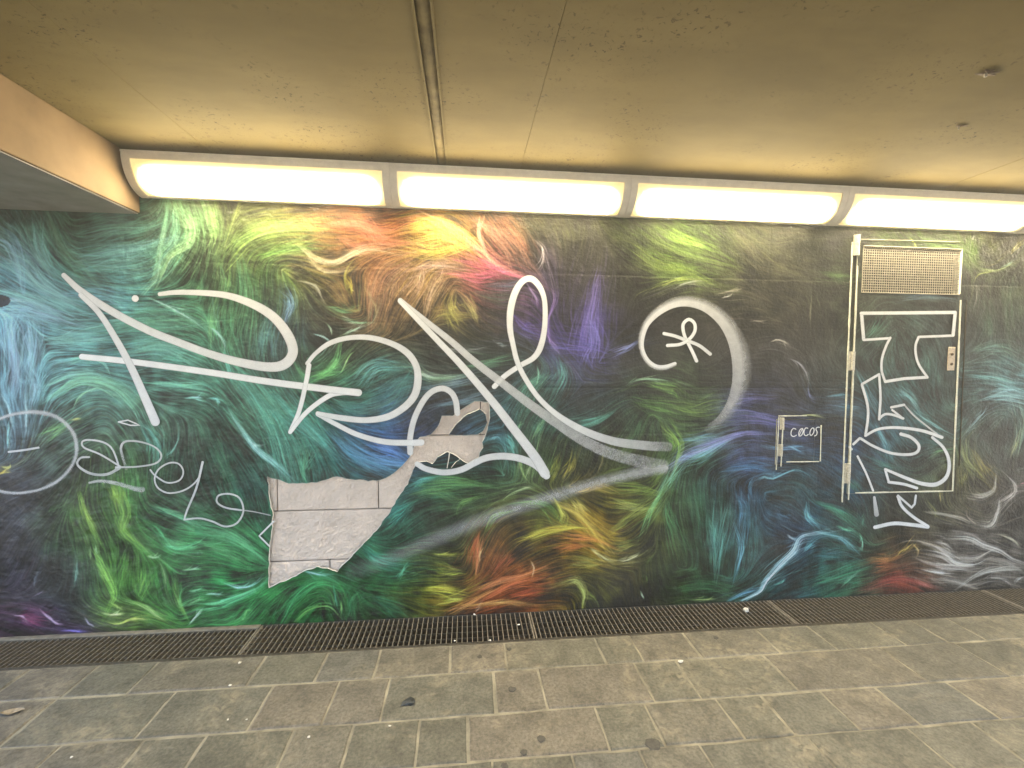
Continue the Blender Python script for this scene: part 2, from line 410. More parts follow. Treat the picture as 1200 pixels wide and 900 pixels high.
# broad colours of the print, one row every 60 picture lines
ROWS_Y = [265, 325, 385, 445, 505, 565, 625, 685, 740]
ROWS = '''3a5a4a 35523f 3a5f55 5a8a60 566238 5c6030 7a5430 8a4c2a 9a7425 7a5038 45452c 3c4028 384820 4a6824 3e4428 33342a 303422 3c5420 3c5a20 38381c
4a7a85 3d6a62 4a7f80 3f6a50 2c3f28 4a6530 7a5f38 7f5a3c 7a6030 7a3a40 40354c 302c34 2c2e22 485c2a 38382a 323424 30382a 34382c 303830 384030
5a8a9a 4a8080 457a7a 3d6f58 3a6a4a 2f4248 272a25 544830 403a2c 262c28 30264c 2c2658 26222a 24221f 2c2a24 2c2a24 2c2e26 304038 2c3030 343c30
4f7480 4a7a76 42706a 40705f 3a6a58 345448 305a3a 2b544f 2e3833 283434 28443f 262c42 263429 34402a 2a2a32 2c2c2e 2c3a35 2f4a47 2f3f39 446266
3e4f55 3f584a 3a4f40 2f443a 2a4a38 2c5a48 2f5f55 284a78 27304a 2a4a55 284a3c 24322c 2a3a28 3a5030 343c5e 282e45 283850 2c4850 30453f 313b36
33363c 33402f 345a30 2c4634 24403a 2a5048 2a5550 2a4a50 264a38 26402a 44542a 363216 4a5520 2a4a38 25324a 244040 22384a 283c3c 46462a 332f2c
2c2e34 3c5a30 345528 2c5f3a 2a6038 2a6a44 2a6048 22523e 263a26 4a3418 46461a 84641e 4a4a20 263a24 2a4a48 1c2840 204a40 302a1c 403c37 403c38
2e2a33 26302f 35602a 2c6030 246a3a 1f5a2c 1f5028 1f482c 4a5018 6a3418 6a3a18 4a4a1c 2c2a14 1f3a20 1f3f34 1c3a3f 24503c 5a3020 544d44 554f46
3a2535 30253a 4a5a2a 2a5a28 1f5a2c 1f5a2c 1f5028 2a4820 5a4a18 6a3418 5a3a14 4a4a1c 241f10 1f3a1c 24402c 1c3038 205038 5a2a20 5a4038 555047'''.split('\n')
GRID = np.stack([hexs(r) for r in ROWS])           # 9 x 20 x 3
# locks of the painted fur: colour width strength : points
LOCKS = '''7fb0cc 10 1:0,275 15,285 25,310 28,330
6fb0a8 8 1:45,260 48,290 60,315 75,328
7fb8b8 12 1:0,300 30,315 50,335 80,352
5a8f70 10 .8:60,255 75,290 95,315 110,335
70b5b5 12 1:95,300 130,295 160,292 190,285
5f9f8f 10 .8:105,275 130,270 170,268 190,262
70b0a8 8 .9:110,312 150,310 180,315
8fd0a0 5 1.2:195,255 192,275 188,300 185,325 178,335
a0d890 6 1.3:210,245 225,265 222,285 200,300 190,320
7fc0a0 5 1:205,250 205,280 188,300
80c0b8 6 1:0,340 20,345 55,355 70,365
90c0d8 10 1.1:0,362 30,362 60,370 85,378
8fb8d0 12 1:15,370 12,395 15,420
85b0c5 12 1:35,375 40,400 38,430
6aa8c0 8 .8:80,345 120,345 150,355
8fdcb8 3 1.2:165,345 200,360 240,382
5a9f80 14 .9:120,385 160,380 200,378 240,372
66a8a0 14 .9:60,400 100,395 140,392
8fc070 8 .8:250,250 255,280 250,295
9cc860 8 1.1:265,302 285,282 310,270 340,268 370,270
80b850 10 1:310,300 340,290 370,285
a0b860 6 .8:300,268 345,262 385,258
e8d8b0 4 1.2:358,293 375,305 395,308 415,298 435,292 465,297
c8b890 4 1:360,300 380,318 420,315
d87858 10 1.1:390,265 420,262 450,272 480,262
e08060 8 1.1:430,270 445,285 480,285
c07860 8 .9:400,280 420,290 440,290
e0e060 3 1.1:418,300 405,320 408,340 412,345
e8e040 3 1.1:404,322 412,335 411,350
b07a58 12 1:470,300 450,315 438,340 435,370
c09070 10 1:480,310 462,330 455,360
c8c080 3 1:425,330 440,360 443,378
70b070 6 .8:260,310 265,330 262,350
5a9f70 18 .8:285,315 290,340 288,370 280,410
6f9fc8 6 1:335,340 342,355 335,375
5f9aa0 10 .6:320,370 312,390 310,420
a0f0e8 3 1.2:240,380 258,392 268,412
70b070 6 .7:255,350 250,375 248,400
c0c0a8 2 .8:345,328 370,335 378,350 385,362
70c080 5 .8:385,360 405,365 420,360
a0f0b8 2.5 1:395,372 420,378 445,377
b0f0e0 1.5 1.2:365,390 380,395 388,400
c0f0c0 1 1:382,378 388,385 390,393
c0f8d8 2 1.2:400,395 412,388 430,380
f0d850 9 1.2:480,268 510,262 540,278 560,300
e8d050 10 1.2:480,290 505,295 530,290 550,285
f0e060 8 1.2:490,275 520,275 545,290
f0a090 5 1.2:500,255 530,268 560,292 585,312 612,325
f0b0a0 4 1:565,255 562,275 570,298
f06090 8 1.2:540,300 565,308 590,318 612,325
e05a80 8 1.1:530,320 560,325 590,318
e0b0a0 8 1:480,315 510,310 545,315
b07a60 10 1:560,260 585,280 600,300 605,312
b87a60 10 .9:590,262 610,280 620,300
d8d0d8 2 1.2:622,278 635,290 636,310 630,322
d0a890 10 1:495,315 490,335 480,350
c0a080 10 1:520,318 508,340 500,365
b8b050 10 1:530,345 528,360 540,378
d0c870 6 1:545,350 555,365 560,378
9a9040 8 .9:510,370 530,368 555,370
6a7a9a 5 .8:575,335 600,335 620,330
c0a0d8 2 1:612,325 625,345 632,360
a080d0 3 1.1:645,330 650,350 642,375 645,400 655,412
b8a0f0 2 1.1:640,390 648,405 660,418
7a6ac8 12 1:700,325 695,350 690,380 688,410
8078e0 10 1:690,370 695,400 690,420
5a50b0 14 .9:650,400 680,405 710,412
6050b0 10 .8:600,370 612,385 640,395
c0d0d8 2 1:575,398 590,405 600,405
b0b8b8 2.5 .9:500,405 540,410 580,408
506a55 10 .7:560,345 590,350 610,348
9fc850 7 1.1:775,268 800,280 825,288 842,296
8aa840 10 1:740,290 770,310 800,318 825,328
7f9a48 10 .9:760,270 790,290 815,300 850,310
c8e060 3 1.1:765,340 775,335 800,328 825,330 838,335
e8e8f8 2 1.2:787,342 795,335 815,330 830,332
c0b0a0 3 .9:832,345 848,343 870,338 880,342
e0e0d8 1 1.2:843,350 852,348 858,344
d0c8b8 1 1:875,378 883,376 897,378
d8d0c0 1.5 1.1:900,402 908,398 918,400 928,408
c8c8d0 1.5 1:918,418 935,425 945,440 948,450
7a80b8 3 1:945,445 948,465 960,470
8a8a70 1 .6:950,340 948,385
7a7a58 14 .6:860,270 880,290 900,310
75755a 12 .6:880,275 910,280 950,275
6a6a50 12 .5:880,310 920,320 960,330
8fa0f0 4 1.1:720,415 735,408 748,400
6a9a50 6 .8:965,320 985,325 1003,325
d0e860 1.5 1.2:1063,275 1070,287 1072,292
7aa840 8 .9:1080,285 1110,290 1125,300
70a040 8 .9:1135,270 1138,300 1145,310
c0d890 2.5 1.2:1140,312 1165,318 1185,308 1195,300
e8d850 3 1.2:1180,300 1195,285 1204,278
a0e0d0 2 1.2:1170,315 1180,310 1188,306
d0e870 2 1.1:1165,318 1145,322 1138,335
b0a8a0 1 1:1143,325 1143,350 1138,368
80a8c0 5 .8:1050,350 1080,348 1110,350
506a60 8 .8:1055,365 1075,375 1090,385
5f9f80 8 .8:1010,400 1025,385 1035,370
4f6a50 14 .7:1185,330 1180,370 1190,400
6f9a90 8 .9:1140,410 1170,405 1200,415
4a6a50 12 .7:1150,350 1160,380 1150,400
4a7068 12 .7:1080,400 1090,420 1088,445
80a0b8 8 .9:15,400 20,430 15,460
90c0d0 5 1:35,430 43,450 38,475
b0e0e0 1 1.1:0,458 10,475 18,505
b8e8e8 1.2 1.2:31,455 32,500 34,515
90d8d0 1.5 1.1:12,490 10,520 11,526
80d0b0 3 1.1:75,425 95,420 120,425 130,440
80c8b0 4 1:60,450 85,440 110,438 120,442
70b890 8 1:70,460 95,445 130,450 160,475 170,492
80c090 3 1:85,485 95,465 115,455 130,460
70b060 8 .8:50,515 65,505 80,495
c0c060 2 .9:80,492 90,491 100,490
5fa090 12 .9:160,410 190,405 240,425
70c8a8 5 1:185,450 210,452 240,455
90e8d8 2 1.1:215,467 228,466 240,466
60b0a0 10 .9:170,500 185,520 188,540
80c0b0 2 1:190,540 205,525 213,505
d0d060 3 1:0,545 10,548 15,545
c8b840 3 .9:-5,557 5,553 12,550
90b040 8 .9:135,565 138,578 140,595
80f0d8 3 1.2:260,400 268,430 275,455
80e8e0 2 1.1:240,467 255,468 260,475
50a088 16 1:270,430 300,460 330,510 345,560
4fa090 14 1:320,460 350,490 380,520
90d8d0 3.5 1.1:275,490 300,525 325,545 340,560
c0f0e8 1 1.2:290,515 300,521 310,525
60b080 8 .9:360,530 355,550 360,565
5090b0 8 1:390,510 410,530 440,545 475,558
60a0e0 8 1:410,525 440,538 480,545
5080d0 8 1:430,520 460,528 480,540
70c870 4 1.1:365,445 385,435 395,420 398,405
a0e880 1.5 1.1:398,440 408,420 417,410
60b060 6 .9:370,440 385,438 400,435
60a8a8 10 1:420,450 440,430 470,430
407870 14 .8:480,440 460,470 430,480
407a78 10 .8:395,470 420,480 450,478
3a7050 14 .7:250,520 262,545 272,570
8fb890 4 1:480,425 500,440 520,443 545,440
e0f0f0 1.5 1.2:485,435 500,441 520,445
7a9aa8 6 .8:495,455 530,450 565,440
6a8a98 5 .8:510,475 540,470 575,460
60a070 5 .8:540,430 570,425 600,420
a0f0c0 1.5 1.2:628,425 631,440 627,455
60a888 8 .9:610,470 620,455 640,440
60b0a0 8 .9:655,420 660,440 650,460
60b8a0 5 1.1:670,498 700,492 720,480
90c880 3 1:620,520 632,500 640,490
80c080 3 1:605,512 608,500 612,492
90e0f0 3 1.1:565,520 580,512 592,515
70d0c8 5 1:592,512 600,520 605,535
c0e080 1.5 1.1:608,530 612,550 618,565
d0f0a0 1.5 1.1:626,538 620,548 613,562
c0b040 5 1:660,560 670,545 672,535
a0a030 5 .9:645,560 650,550 655,535
a09060 2 .8:700,555 705,540 708,525
609a50 8 .9:500,565 540,565 575,570
50b0a0 4 .9:480,572 495,563 510,560
d8b050 5 1.1:680,575 700,568 720,575
b0f0b0 2.5 1.1:730,455 745,446 765,444 790,448
80b850 6 1:760,450 790,455 800,465
60903c 10 .9:745,470 770,475 800,480
80a848 8 1:790,475 815,480 840,475
406a48 10 .8:750,490 745,510 735,520
3c6040 10 .8:770,490 766,502 765,515
a0d850 6 1.1:780,500 795,520 790,545
9090e0 6 1:785,545 810,530 840,518 870,508 890,507
80c8e0 6 1.1:795,540 820,535 845,520
6a9ac0 6 .9:800,515 820,514 840,512
7070b8 10 .9:840,490 880,488 920,495
6060a0 10 .8:850,470 875,466 900,465
70b0e0 3 1:880,520 905,525 940,522 955,520
80c0e8 2 1:918,520 930,525 945,532
80d0e0 3 1.1:880,565 895,558 905,560 930,550 945,555 960,568
4f90c0 6 .9:850,550 880,545 910,552
60a8c8 3 1:880,590 878,570 885,555
90e0c0 4 1.1:770,580 785,560 795,545
80a040 6 .9:720,570 750,572 770,578
3c6048 10 .7:810,545 808,570 812,600
d0e080 1.5 1:935,487 955,487 970,492
70b8c8 3 .9:965,465 990,462 1003,465
6098b0 4 .8:975,475 990,476 1005,478
90d8d8 5 1:1050,455 1065,465 1075,480
90e0e0 3 1.1:1060,470 1080,490 1115,510
80c0d0 4 1:1005,440 1015,460 1025,480
70b8c0 5 1:1025,500 1035,520 1040,540
a0d0e0 2.5 1.2:1128,510 1145,490 1160,472
a0e0f0 5 1.2:1150,468 1175,466 1200,470
90d0e0 4 1:1160,460 1180,455 1200,460
80c8c8 6 1:1140,440 1170,445 1200,455
90c0a8 6 .9:1190,475 1195,500 1190,530
b0b070 4 .9:1195,505 1190,518 1185,530
70b870 3 .9:1085,540 1095,530 1115,525
a0b060 6 1:1125,520 1130,540 1150,560
a09040 8 1:1140,530 1155,555 1165,565
909040 6 .9:1130,545 1127,558 1125,570
408070 10 .8:1010,540 1030,545 1050,550
90b848 5 1:95,580 105,610 115,630
80b048 7 1:140,580 148,600 145,620 165,640
50704a 8 .6:60,600 75,590 85,575
80b0a0 1.5 1:92,650 90,680 87,695
a0c890 1.2 1:107,638 107,648 107,657
a0c890 1.2 1:113,637 114,644 115,652
90d050 7 1:115,650 125,670 135,695 130,710
60a040 8 .8:140,690 145,670 150,650
70a840 10 .9:165,700 168,685 170,670
90b070 2 .9:186,655 193,668 195,690
80b850 4 1:205,680 210,705 220,725
f0f0a0 2 1.2:118,715 130,720 150,718
d0f060 2.5 1.2:123,727 140,730 155,725 180,725
c0e060 2 1.1:130,704 138,710 145,715
d0f088 3 1.2:140,702 165,708 185,720 205,730
d0ffd0 2 1.2:220,733 230,722 240,710
a0e8a0 2 1.1:220,710 230,703 240,698
a0f0b0 2 1:220,692 228,691 240,688
b0f0b0 1.5 1.1:210,668 225,667 240,664
d0e8c0 1 1.1:172,650 180,653 190,651
70d898 3 1.1:190,638 215,642 240,630
50a868 8 1:185,620 205,640 240,640
60b080 5 1:185,595 210,605 240,620
d0b0c8 2 1.1:45,710 58,722 70,730 78,730
c0a0b0 1.5 1:15,720 28,722 34,730
908098 2 .8:38,700 48,695 55,690
9080e0 2 1.1:70,738 95,738 107,740
c0b0c8 1.5 1:100,720 105,730 114,735
8a3a5a 12 .8:25,722 40,724 55,727
6a7078 1.5 .8:40,690 45,670 52,660
60b078 6 1:240,620 265,625 285,635 315,660
50a060 8 1:240,640 270,645 290,655
a0f0d8 2.5 1.2:255,680 280,688 300,683 313,672
b0f8c8 2 1.1:240,695 253,696 265,697
70d090 4 1:240,710 260,708 300,690 312,680
a0f080 1.5 1:285,728 290,715 300,712
40a050 12 .9:240,735 280,730 310,700
3a9a58 8 1:330,725 345,700 375,680 410,690
90d860 3 1:340,735 360,715 385,710 400,725
a0f0e0 2 1.2:355,668 372,672 390,673
60d0a0 2 .9:390,680 395,710 397,725
c0f880 1 1:400,700 400,712 400,725
3a8050 8 .8:410,720 412,700 420,690
409a80 8 .9:425,640 445,655 480,660
80f0c0 3 1.1:465,680 475,665 480,660
2f7a58 14 .8:440,700 460,706 480,715
309080 14 .8:450,610 465,600 480,590
60c0a0 3 1:430,650 438,655 445,660
5a8a48 6 .9:485,580 510,575 535,585
70a850 4 .9:535,600 540,590 560,582
d0f0a8 2 1.2:585,590 600,578 620,572 630,580
80b850 5 1:570,620 578,605 600,598
60a048 6 1:600,590 640,590 655,610
d0d050 4 1.1:650,585 660,605 655,615
e8d848 4 1.2:615,630 640,622 670,618 690,620
e0c050 7 1.2:655,590 675,600 690,615 710,640
d8c860 6 1.1:670,585 678,592 685,600
d07838 8 1.1:660,630 690,630 715,640
b05a28 8 1:650,645 665,642 680,640
d0d850 3 1.1:500,645 520,650 550,645
d8d840 6 1.1:500,690 520,690 545,695
a8b838 8 1:510,665 525,668 540,670
e0e858 4 1.1:515,705 530,702 545,700
e08048 4 1.1:565,630 560,650 558,670
f0c080 1.5 1.1:562,660 562,650 567,640
c05028 8 1:553,660 555,640 560,625
e08850 4 1.1:560,690 585,680 610,675 635,665
d06838 6 1.1:570,700 600,685 640,678
e09048 5 1.1:530,715 560,700 580,690
d0a050 4 1:550,710 590,705 620,708
d8b090 2 1:620,655 625,665 622,680
e0d0c0 2 1:556,716 560,712 565,702
b84a28 8 1:640,690 620,694 600,700
a85030 8 .9:600,650 590,660 580,670
c8d068 4 1.1:655,685 675,680 685,695 683,708
90a048 4 .9:680,690 695,700 700,710
e8f0b0 3 1.2:690,640 710,655 730,662
909848 8 .9:670,660 685,660 700,660
a0b060 5 1:720,590 745,595 760,595
90a848 6 1:720,620 740,605 765,590
80d890 4 1:775,575 762,600 755,620
50a068 8 .9:780,590 785,610 795,640
90a048 6 .9:720,640 732,638 745,635
f0f0b8 3 1.3:720,658 735,655 750,648
70a048 3 1:755,670 757,678 758,685
c0e0b0 1 1.1:750,690 752,697 755,703
60a8a0 10 1:845,600 840,630 838,665
70b8d0 4 1:862,620 868,640 862,670
50907a 8 .9:830,610 833,625 835,640
4f90b0 6 1:865,580 872,600 868,640
3f7848 8 .8:800,690 830,685 860,695
d0e880 2 1.1:805,702 825,702 845,700
c0f0f8 2.5 1.4:875,700 890,692 897,680 915,660 930,645 938,630 960,625
70b0d0 4 1:850,705 870,695 890,690
b0e0f0 2.5 1.2:920,625 928,630 935,635
80c0d0 2 1:900,660 915,662 925,655
80d8b8 1.5 1:905,685 915,682 920,677
80d8e0 4 1.1:945,590 945,605 955,615
5090b0 3 .9:905,600 918,605 930,610
306a68 10 .8:930,700 945,695 960,690
60b0b8 5 1:942,645 950,636 960,630
409a70 6 1:960,590 985,600 1005,615
80f0b0 3 1.2:975,615 990,620 1003,622
90f0b8 2.5 1.2:1005,622 1010,635 1008,648
70c898 3 1:1012,600 1011,610 1010,620
80d0e0 4 1:960,625 985,630 1003,645
408a90 8 .9:960,650 985,650 1005,655
40a070 10 .9:960,680 985,672 1010,665
a0e0b0 2.5 1.1:982,690 995,677 1008,670
409060 6 .8:990,560 998,567 1005,575
d88848 4 1.1:1015,655 1040,655 1055,650
d8b050 4 1.1:1050,650 1065,640 1070,635
e0c070 2 1.1:1067,635 1075,645 1070,655
c06038 6 1:1020,665 1035,663 1050,662
b04840 8 1:1010,690 1050,680 1090,692
d08878 3 1.1:1060,670 1085,685 1100,692
983830 8 .9:1030,680 1045,677 1060,675
6a5a40 6 .7:1060,620 1072,625 1085,630
ccc5b8 1.8 1.2:1080,635 1095,640 1110,650 1125,660
ccc5b8 1.8 1.2:1085,645 1105,650 1120,660 1140,662 1150,658
ccc5b8 1.6 1.2:1090,632 1108,638 1120,648
ccc5b8 2 1.2:1110,628 1135,630 1150,638 1170,645 1185,655 1200,660
ccc5b8 1.8 1.2:1085,668 1105,670 1120,672
d8d0c0 1.8 1.3:1125,685 1140,675 1155,668 1175,665 1195,665
d8d0c0 1.5 1.2:1150,680 1160,676 1180,680 1185,686
d8d0c0 1.5 1.2:1188,686 1192,678 1204,675
c0b8a8 1.8 1.2:1135,580 1150,582 1163,575 1165,565
ccc5b8 1.8 1.2:1170,590 1168,600 1160,615 1145,615
ccc5b8 2 1.2:1168,590 1185,580 1188,570 1180,560
b8b0a0 2 1.1:1120,655 1140,655 1160,645
a8a090 2 1:1090,600 1120,605 1140,612
c0b898 1.5 1.1:1165,625 1185,632 1195,645
c0b8a8 2 1.1:1075,655 1095,662 1130,665
9a9284 2 1:1090,678 1115,680 1140,688
9a9284 2 1:1160,655 1180,660 1200,672
a89c88 2 1:1135,590 1132,605 1148,618
b0b060 2 1:1085,585 1095,600 1092,610
c8a850 2 1:1100,575 1101,582 1102,590
e080a0 1 1:1193,567 1198,566 1206,566'''.split('\n')

def catmull(pts, step):
    p = np.asarray(pts, float)
    if len(p) < 2: return p
    q = np.vstack([2*p[0]-p[1], p, 2*p[-1]-p[-2]]); out = []
    for i in range(1, len(q)-2):
        n = max(2, int(np.linalg.norm((q[i+1]-q[i])[:2])/step)); t = np.linspace(0, 1, n, endpoint=False)[:, None]
        a, b_, c_, d = q[i-1], q[i], q[i+1], q[i+2]
        out.append(.5*((2*b_)+(-a+c_)*t+(2*a-5*b_+4*c_-d)*t*t+(-a+3*b_-3*c_+d)*t**3))
    out.append(p[-1:]); return np.vstack(out)

# flow field (orientation) on a coarse raster, from the locks
CS = 4
fh, fw = NZ//CS+2, NX//CS+2
F2 = np.zeros((fh, fw, 2)); FW = np.zeros((fh, fw))
base_ang = 1.2+1.8*vnoise((fh, fw), 44)+.5*vnoise((fh, fw), 16)
locks = []
for s in LOCKS:
    hd, pt = s.split(':'); c_, w_, i_ = hd.split()
    P = np.array([[float(k) for k in q.split(',')] for q in pt.split()])
    C = catmull(P, 4.)
    if c_ in ('ccc5b8', 'd8d0c0', 'c0b8a8', 'b8b0a0', 'a8a090', 'c0b898', '9a9284') and P[0][0] > 1060: w_, i_ = 1.9*float(w_), 1.6
    if c_ == 'c0f0f8': w_, i_ = 3.4, 1.9
    hc_ = hexs(c_)[0]; hc_ = hc_.mean()+(hc_-hc_.mean())*.86
    locks.append((hc_, float(w_), float(i_), C))
    cx, cy = cellxy(C[:, 0], C[:, 1]); cx /= CS; cy /= CS
    tx, ty = np.gradient(cx), np.gradient(cy); a2 = 2*np.arctan2(ty, tx)
    sg = max(15., float(w_)*1.9)*.0055/CELL/CS*1.0
    R = int(sg*3)+1
    for x, y, a in zip(cx[::2], cy[::2], a2[::2]):
        x0, x1, y0, y1 = max(0, int(x)-R), min(fw, int(x)+R+1), max(0, int(y)-R), min(fh, int(y)+R+1)
        if x1 <= x0 or y1 <= y0: continue
        wv = np.exp(-((np.arange(x0, x1)-x)[None]**2+(np.arange(y0, y1)-y)[:, None]**2)/(2*sg*sg))
        F2[y0:y1, x0:x1, 0] += wv*math.cos(a); F2[y0:y1, x0:x1, 1] += wv*math.sin(a)
w0 = .05
F2[..., 0] += w0*np.cos(2*base_ang); F2[..., 1] += w0*np.sin(2*base_ang)
ANGC = .5*np.arctan2(F2[..., 1], F2[..., 0])+.40*vnoise((fh, fw), 12)+.08*vnoise((fh, fw), 4)
V2 = np.stack([np.cos(2*ANGC), np.sin(2*ANGC)], -1)
def flow(x, y):
    v = samp(V2, x/CS, y/CS); a = .5*np.arctan2(v[..., 1], v[..., 0]); return np.cos(a), np.sin(a)

# broad colour, pulled along by noise so no cell shows
shp = GX.shape
qx = np.abs(PX)+26*vnoise(shp, 30)+16*vnoise(shp, 11); qy = PY+26*vnoise(shp, 30)+16*vnoise(shp, 11)
qx = np.where(qx > 1200, 2400-qx, qx)
fy = np.interp(qy, ROWS_Y, np.arange(len(ROWS_Y))); fx = np.clip((qx-30)/60, 0, 19)
BASE = samp(GRID, fx, fy)
lum = BASE.mean(-1, keepdims=True)
BASE = np.clip(lum+(BASE-lum)*1.0, 0, 1)

# fur grain: line integral of noise along the flow
nz_ = rg.random(shp).astype(np.float32)
nz_ = .7*nz_+.3*(vnoise(shp, 2.2)+.5)
YY, XX = np.mgrid[0:shp[0], 0:shp[1]].astype(np.float32)
acc = nz_.copy(); cnt = 1
for sgn in (1, -1):
    x, y = XX.copy(), YY.copy(); dx, dy = flow(x, y); dx = dx*sgn; dy = dy*sgn
    for k in range(20):
        x = x+dx*1.3; y = y+dy*1.3
        acc += samp(nz_, x, y); cnt += 1
        nx_, ny_ = flow(x, y); sg_ = np.sign(nx_*dx+ny_*dy); sg_[sg_ == 0] = 1
        dx, dy = nx_*sg_, ny_*sg_
LIC = acc/cnt; LIC = (LIC-LIC.mean())/LIC.std()
patch = vnoise(shp, 22)+.6*vnoise(shp, 9)
IMG = BASE*np.clip(.60+.15*LIC+.75*patch, .18, 1.6)[..., None]

# single hairs
AC = np.zeros(shp+(3,)); AW = np.zeros(shp)
def splat(x, y, w, c):
    ok = (x > 1) & (x < shp[1]-2) & (y > 1) & (y < shp[0]-2); x, y, w, c = x[ok], y[ok], w[ok], c[ok]
    ix = x.astype(np.int64); iy = y.astype(np.int64); ax = x-ix; ay = y-iy
    for ox, oy, ww in ((0, 0, (1-ax)*(1-ay)), (1, 0, ax*(1-ay)), (0, 1, (1-ax)*ay), (1, 1, ax*ay)):
        idx = (iy+oy)*shp[1]+ix+ox; wt = w*ww
        AW.reshape(-1)[:] += np.bincount(idx, wt, shp[0]*shp[1])
        for ch in range(3): AC.reshape(-1, 3)[:, ch] += np.bincount(idx, wt*c[:, ch], shp[0]*shp[1])
HX, HY, HW, HC = [], [], [], []
# fine fur everywhere, following the flow
N = 80000
x = rg.random(N)*shp[1]; y = rg.random(N)*shp[0]
cb = samp(BASE, x, y); vis = cb.mean(-1)
gain = rg.uniform(.9, 2.5, N)[:, None]; hc = np.clip(cb*gain+rg.uniform(0, .05, N)[:, None], 0, 1)
hl = rg.integers(16, 64, N); wgt = rg.uniform(.05, .30, N)*np.clip(.12+vis*2.6, 0, 1.3)
dx, dy = flow(x, y); s0 = rg.choice([-1., 1.], N); dx, dy = dx*s0, dy*s0
curl = rg.normal(0, .006, N)
for k in range(64):
    on = k < hl; t = k/hl
    HX.append(x[on]); HY.append(y[on]); HW.append((wgt*np.sin(np.pi*np.clip(t*.9+.1, 0, 1)))[on]); HC.append(hc[on])
    x = x+dx; y = y+dy; nx_, ny_ = flow(x, y); sg_ = np.where(nx_*dx+ny_*dy < 0, -1, 1)
    dx, dy = nx_*sg_, ny_*sg_
    ca = np.cos(curl*k); sa = np.sin(curl*k); dx, dy = dx*ca-dy*sa, dx*sa+dy*ca
# the locks: a bundle of hairs round each guide line, gathered at one end, plus loose hairs that follow the flow
SX, SY, SC, SL, SW = [], [], [], [], []
for col, w, inten, C in locks:
    L = np.sum(np.hypot(*np.diff(C, axis=0).T)); n = len(C)
    T = np.gradient(C, axis=0); T /= np.linalg.norm(T, axis=1)[:, None]+1e-9; Nn = np.stack([-T[:, 1], T[:, 0]], 1)
    thin = w <= 3.2; conv = rg.choice([-1., 1.])
    nh = int(7+w*3) if thin else int(14+w*4.5+L*w*.045)
    for h in range(nh):
        core = thin and h < 3
        if core: a, e = rg.uniform(0, .1), rg.uniform(.85, 1)
        elif thin: a = rg.uniform(0, .6); e = a+rg.uniform(.25, .6)
        else: a = rg.uniform(-.22, .5); e = a+rg.uniform(.4, .95)
        m_ = int(max(8, (min(e, 1.25)-max(a, -.22))*L*1.6))
        s_ = np.linspace(a, e, m_); si = np.clip(s_, 0, 1)*(n-1); k_ = np.arange(n)
        pos = np.stack([np.interp(si, k_, C[:, 0]), np.interp(si, k_, C[:, 1])], 1)
        nn = np.stack([np.interp(si, k_, Nn[:, 0]), np.interp(si, k_, Nn[:, 1])], 1)
        tt = np.stack([np.interp(si, k_, T[:, 0]), np.interp(si, k_, T[:, 1])], 1)
        pos = pos+tt*((s_-np.clip(s_, 0, 1))*L)[:, None]
        u = np.linspace(0, 1, m_)
        if thin: o0 = rg.normal(0, w*.16) if core else rg.normal(0, w*.5)
        else: o0 = rg.normal(0, w*.6)
        fan = 1+(.5 if not core else .2)*conv*(s_*2-1)
        off = o0*fan+(w*.16+.5)*np.sin(rg.uniform(0, 6.28)+u*rg.uniform(1.5, 7))*rg.uniform(.2, 1)
        if thin and not core: off = off+rg.normal(0, 3.2)*u**2
        pos = pos+nn*off[:, None]
        cxx, cyy = cellxy(pos[:, 0], pos[:, 1])
        near = math.exp(-(o0/max(w, 1))**2*.5)
        g_ = inten*(rg.uniform(.15, .75) if rg.random() < .72 else rg.uniform(.8, 1.35))*(.35+.65*near)
        wt = (.72 if core else .46)*g_*np.sin(np.pi*np.clip(u*.96+.02, 0, 1))**(1.5 if thin else 1.)
        cc = np.clip(col*rg.uniform(.65, 1.3)+rg.uniform(-.03, .03, 3)+(.06 if g_ > .85 else 0), 0, 1)
        HX.append(cxx); HY.append(cyy); HW.append(wt); HC.append(np.repeat(cc[None], m_, 0))
    ns = int(6+L*max(w, 2.5)*(.10 if not thin else .05))
    q = rg.integers(0, n, ns); sp = rg.normal(0, max(w, 3)*1.25, (ns, 2)); ax_, ay_ = cellxy(C[q, 0]+sp[:, 0], C[q, 1]+sp[:, 1])
    SX.append(ax_); SY.append(ay_); SC.append(np.clip(col[None]*rg.uniform(.35, 1.05, ns)[:, None], 0, 1)); SL.append(rg.integers(18, 70, ns)); SW.append(rg.uniform(.08, .42, ns)*inten)
x, y, hc, hl, wgt = map(np.concatenate, (SX, SY, SC, SL, SW))
dx, dy = flow(x, y); s0 = rg.choice([-1., 1.], len(x)); dx, dy = dx*s0, dy*s0; curl = rg.normal(0, .004, len(x))
for k in range(70):
    on = k < hl
    HX.append(x[on]); HY.append(y[on]); HW.append((wgt*np.sin(np.pi*np.clip(k/hl*.92+.06, 0, 1)))[on]); HC.append(hc[on])
    x = x+dx; y = y+dy; nx_, ny_ = flow(x, y); sg_ = np.where(nx_*dx+ny_*dy < 0, -1, 1)
    dx, dy = nx_*sg_, ny_*sg_
    ca = np.cos(curl*k); sa = np.sin(curl*k); dx, dy = dx*ca-dy*sa, dx*sa+dy*ca
splat(np.concatenate(HX), np.concatenate(HY), np.concatenate(HW), np.concatenate(HC))
al = 1-np.exp(-1.05*AW); hcol = AC/np.maximum(AW, 1e-6)[..., None]
IMG = IMG*(1-al[..., None]*.93)+hcol*al[..., None]*.93
IMG = np.clip(1.42*IMG-.04, .02, 1)
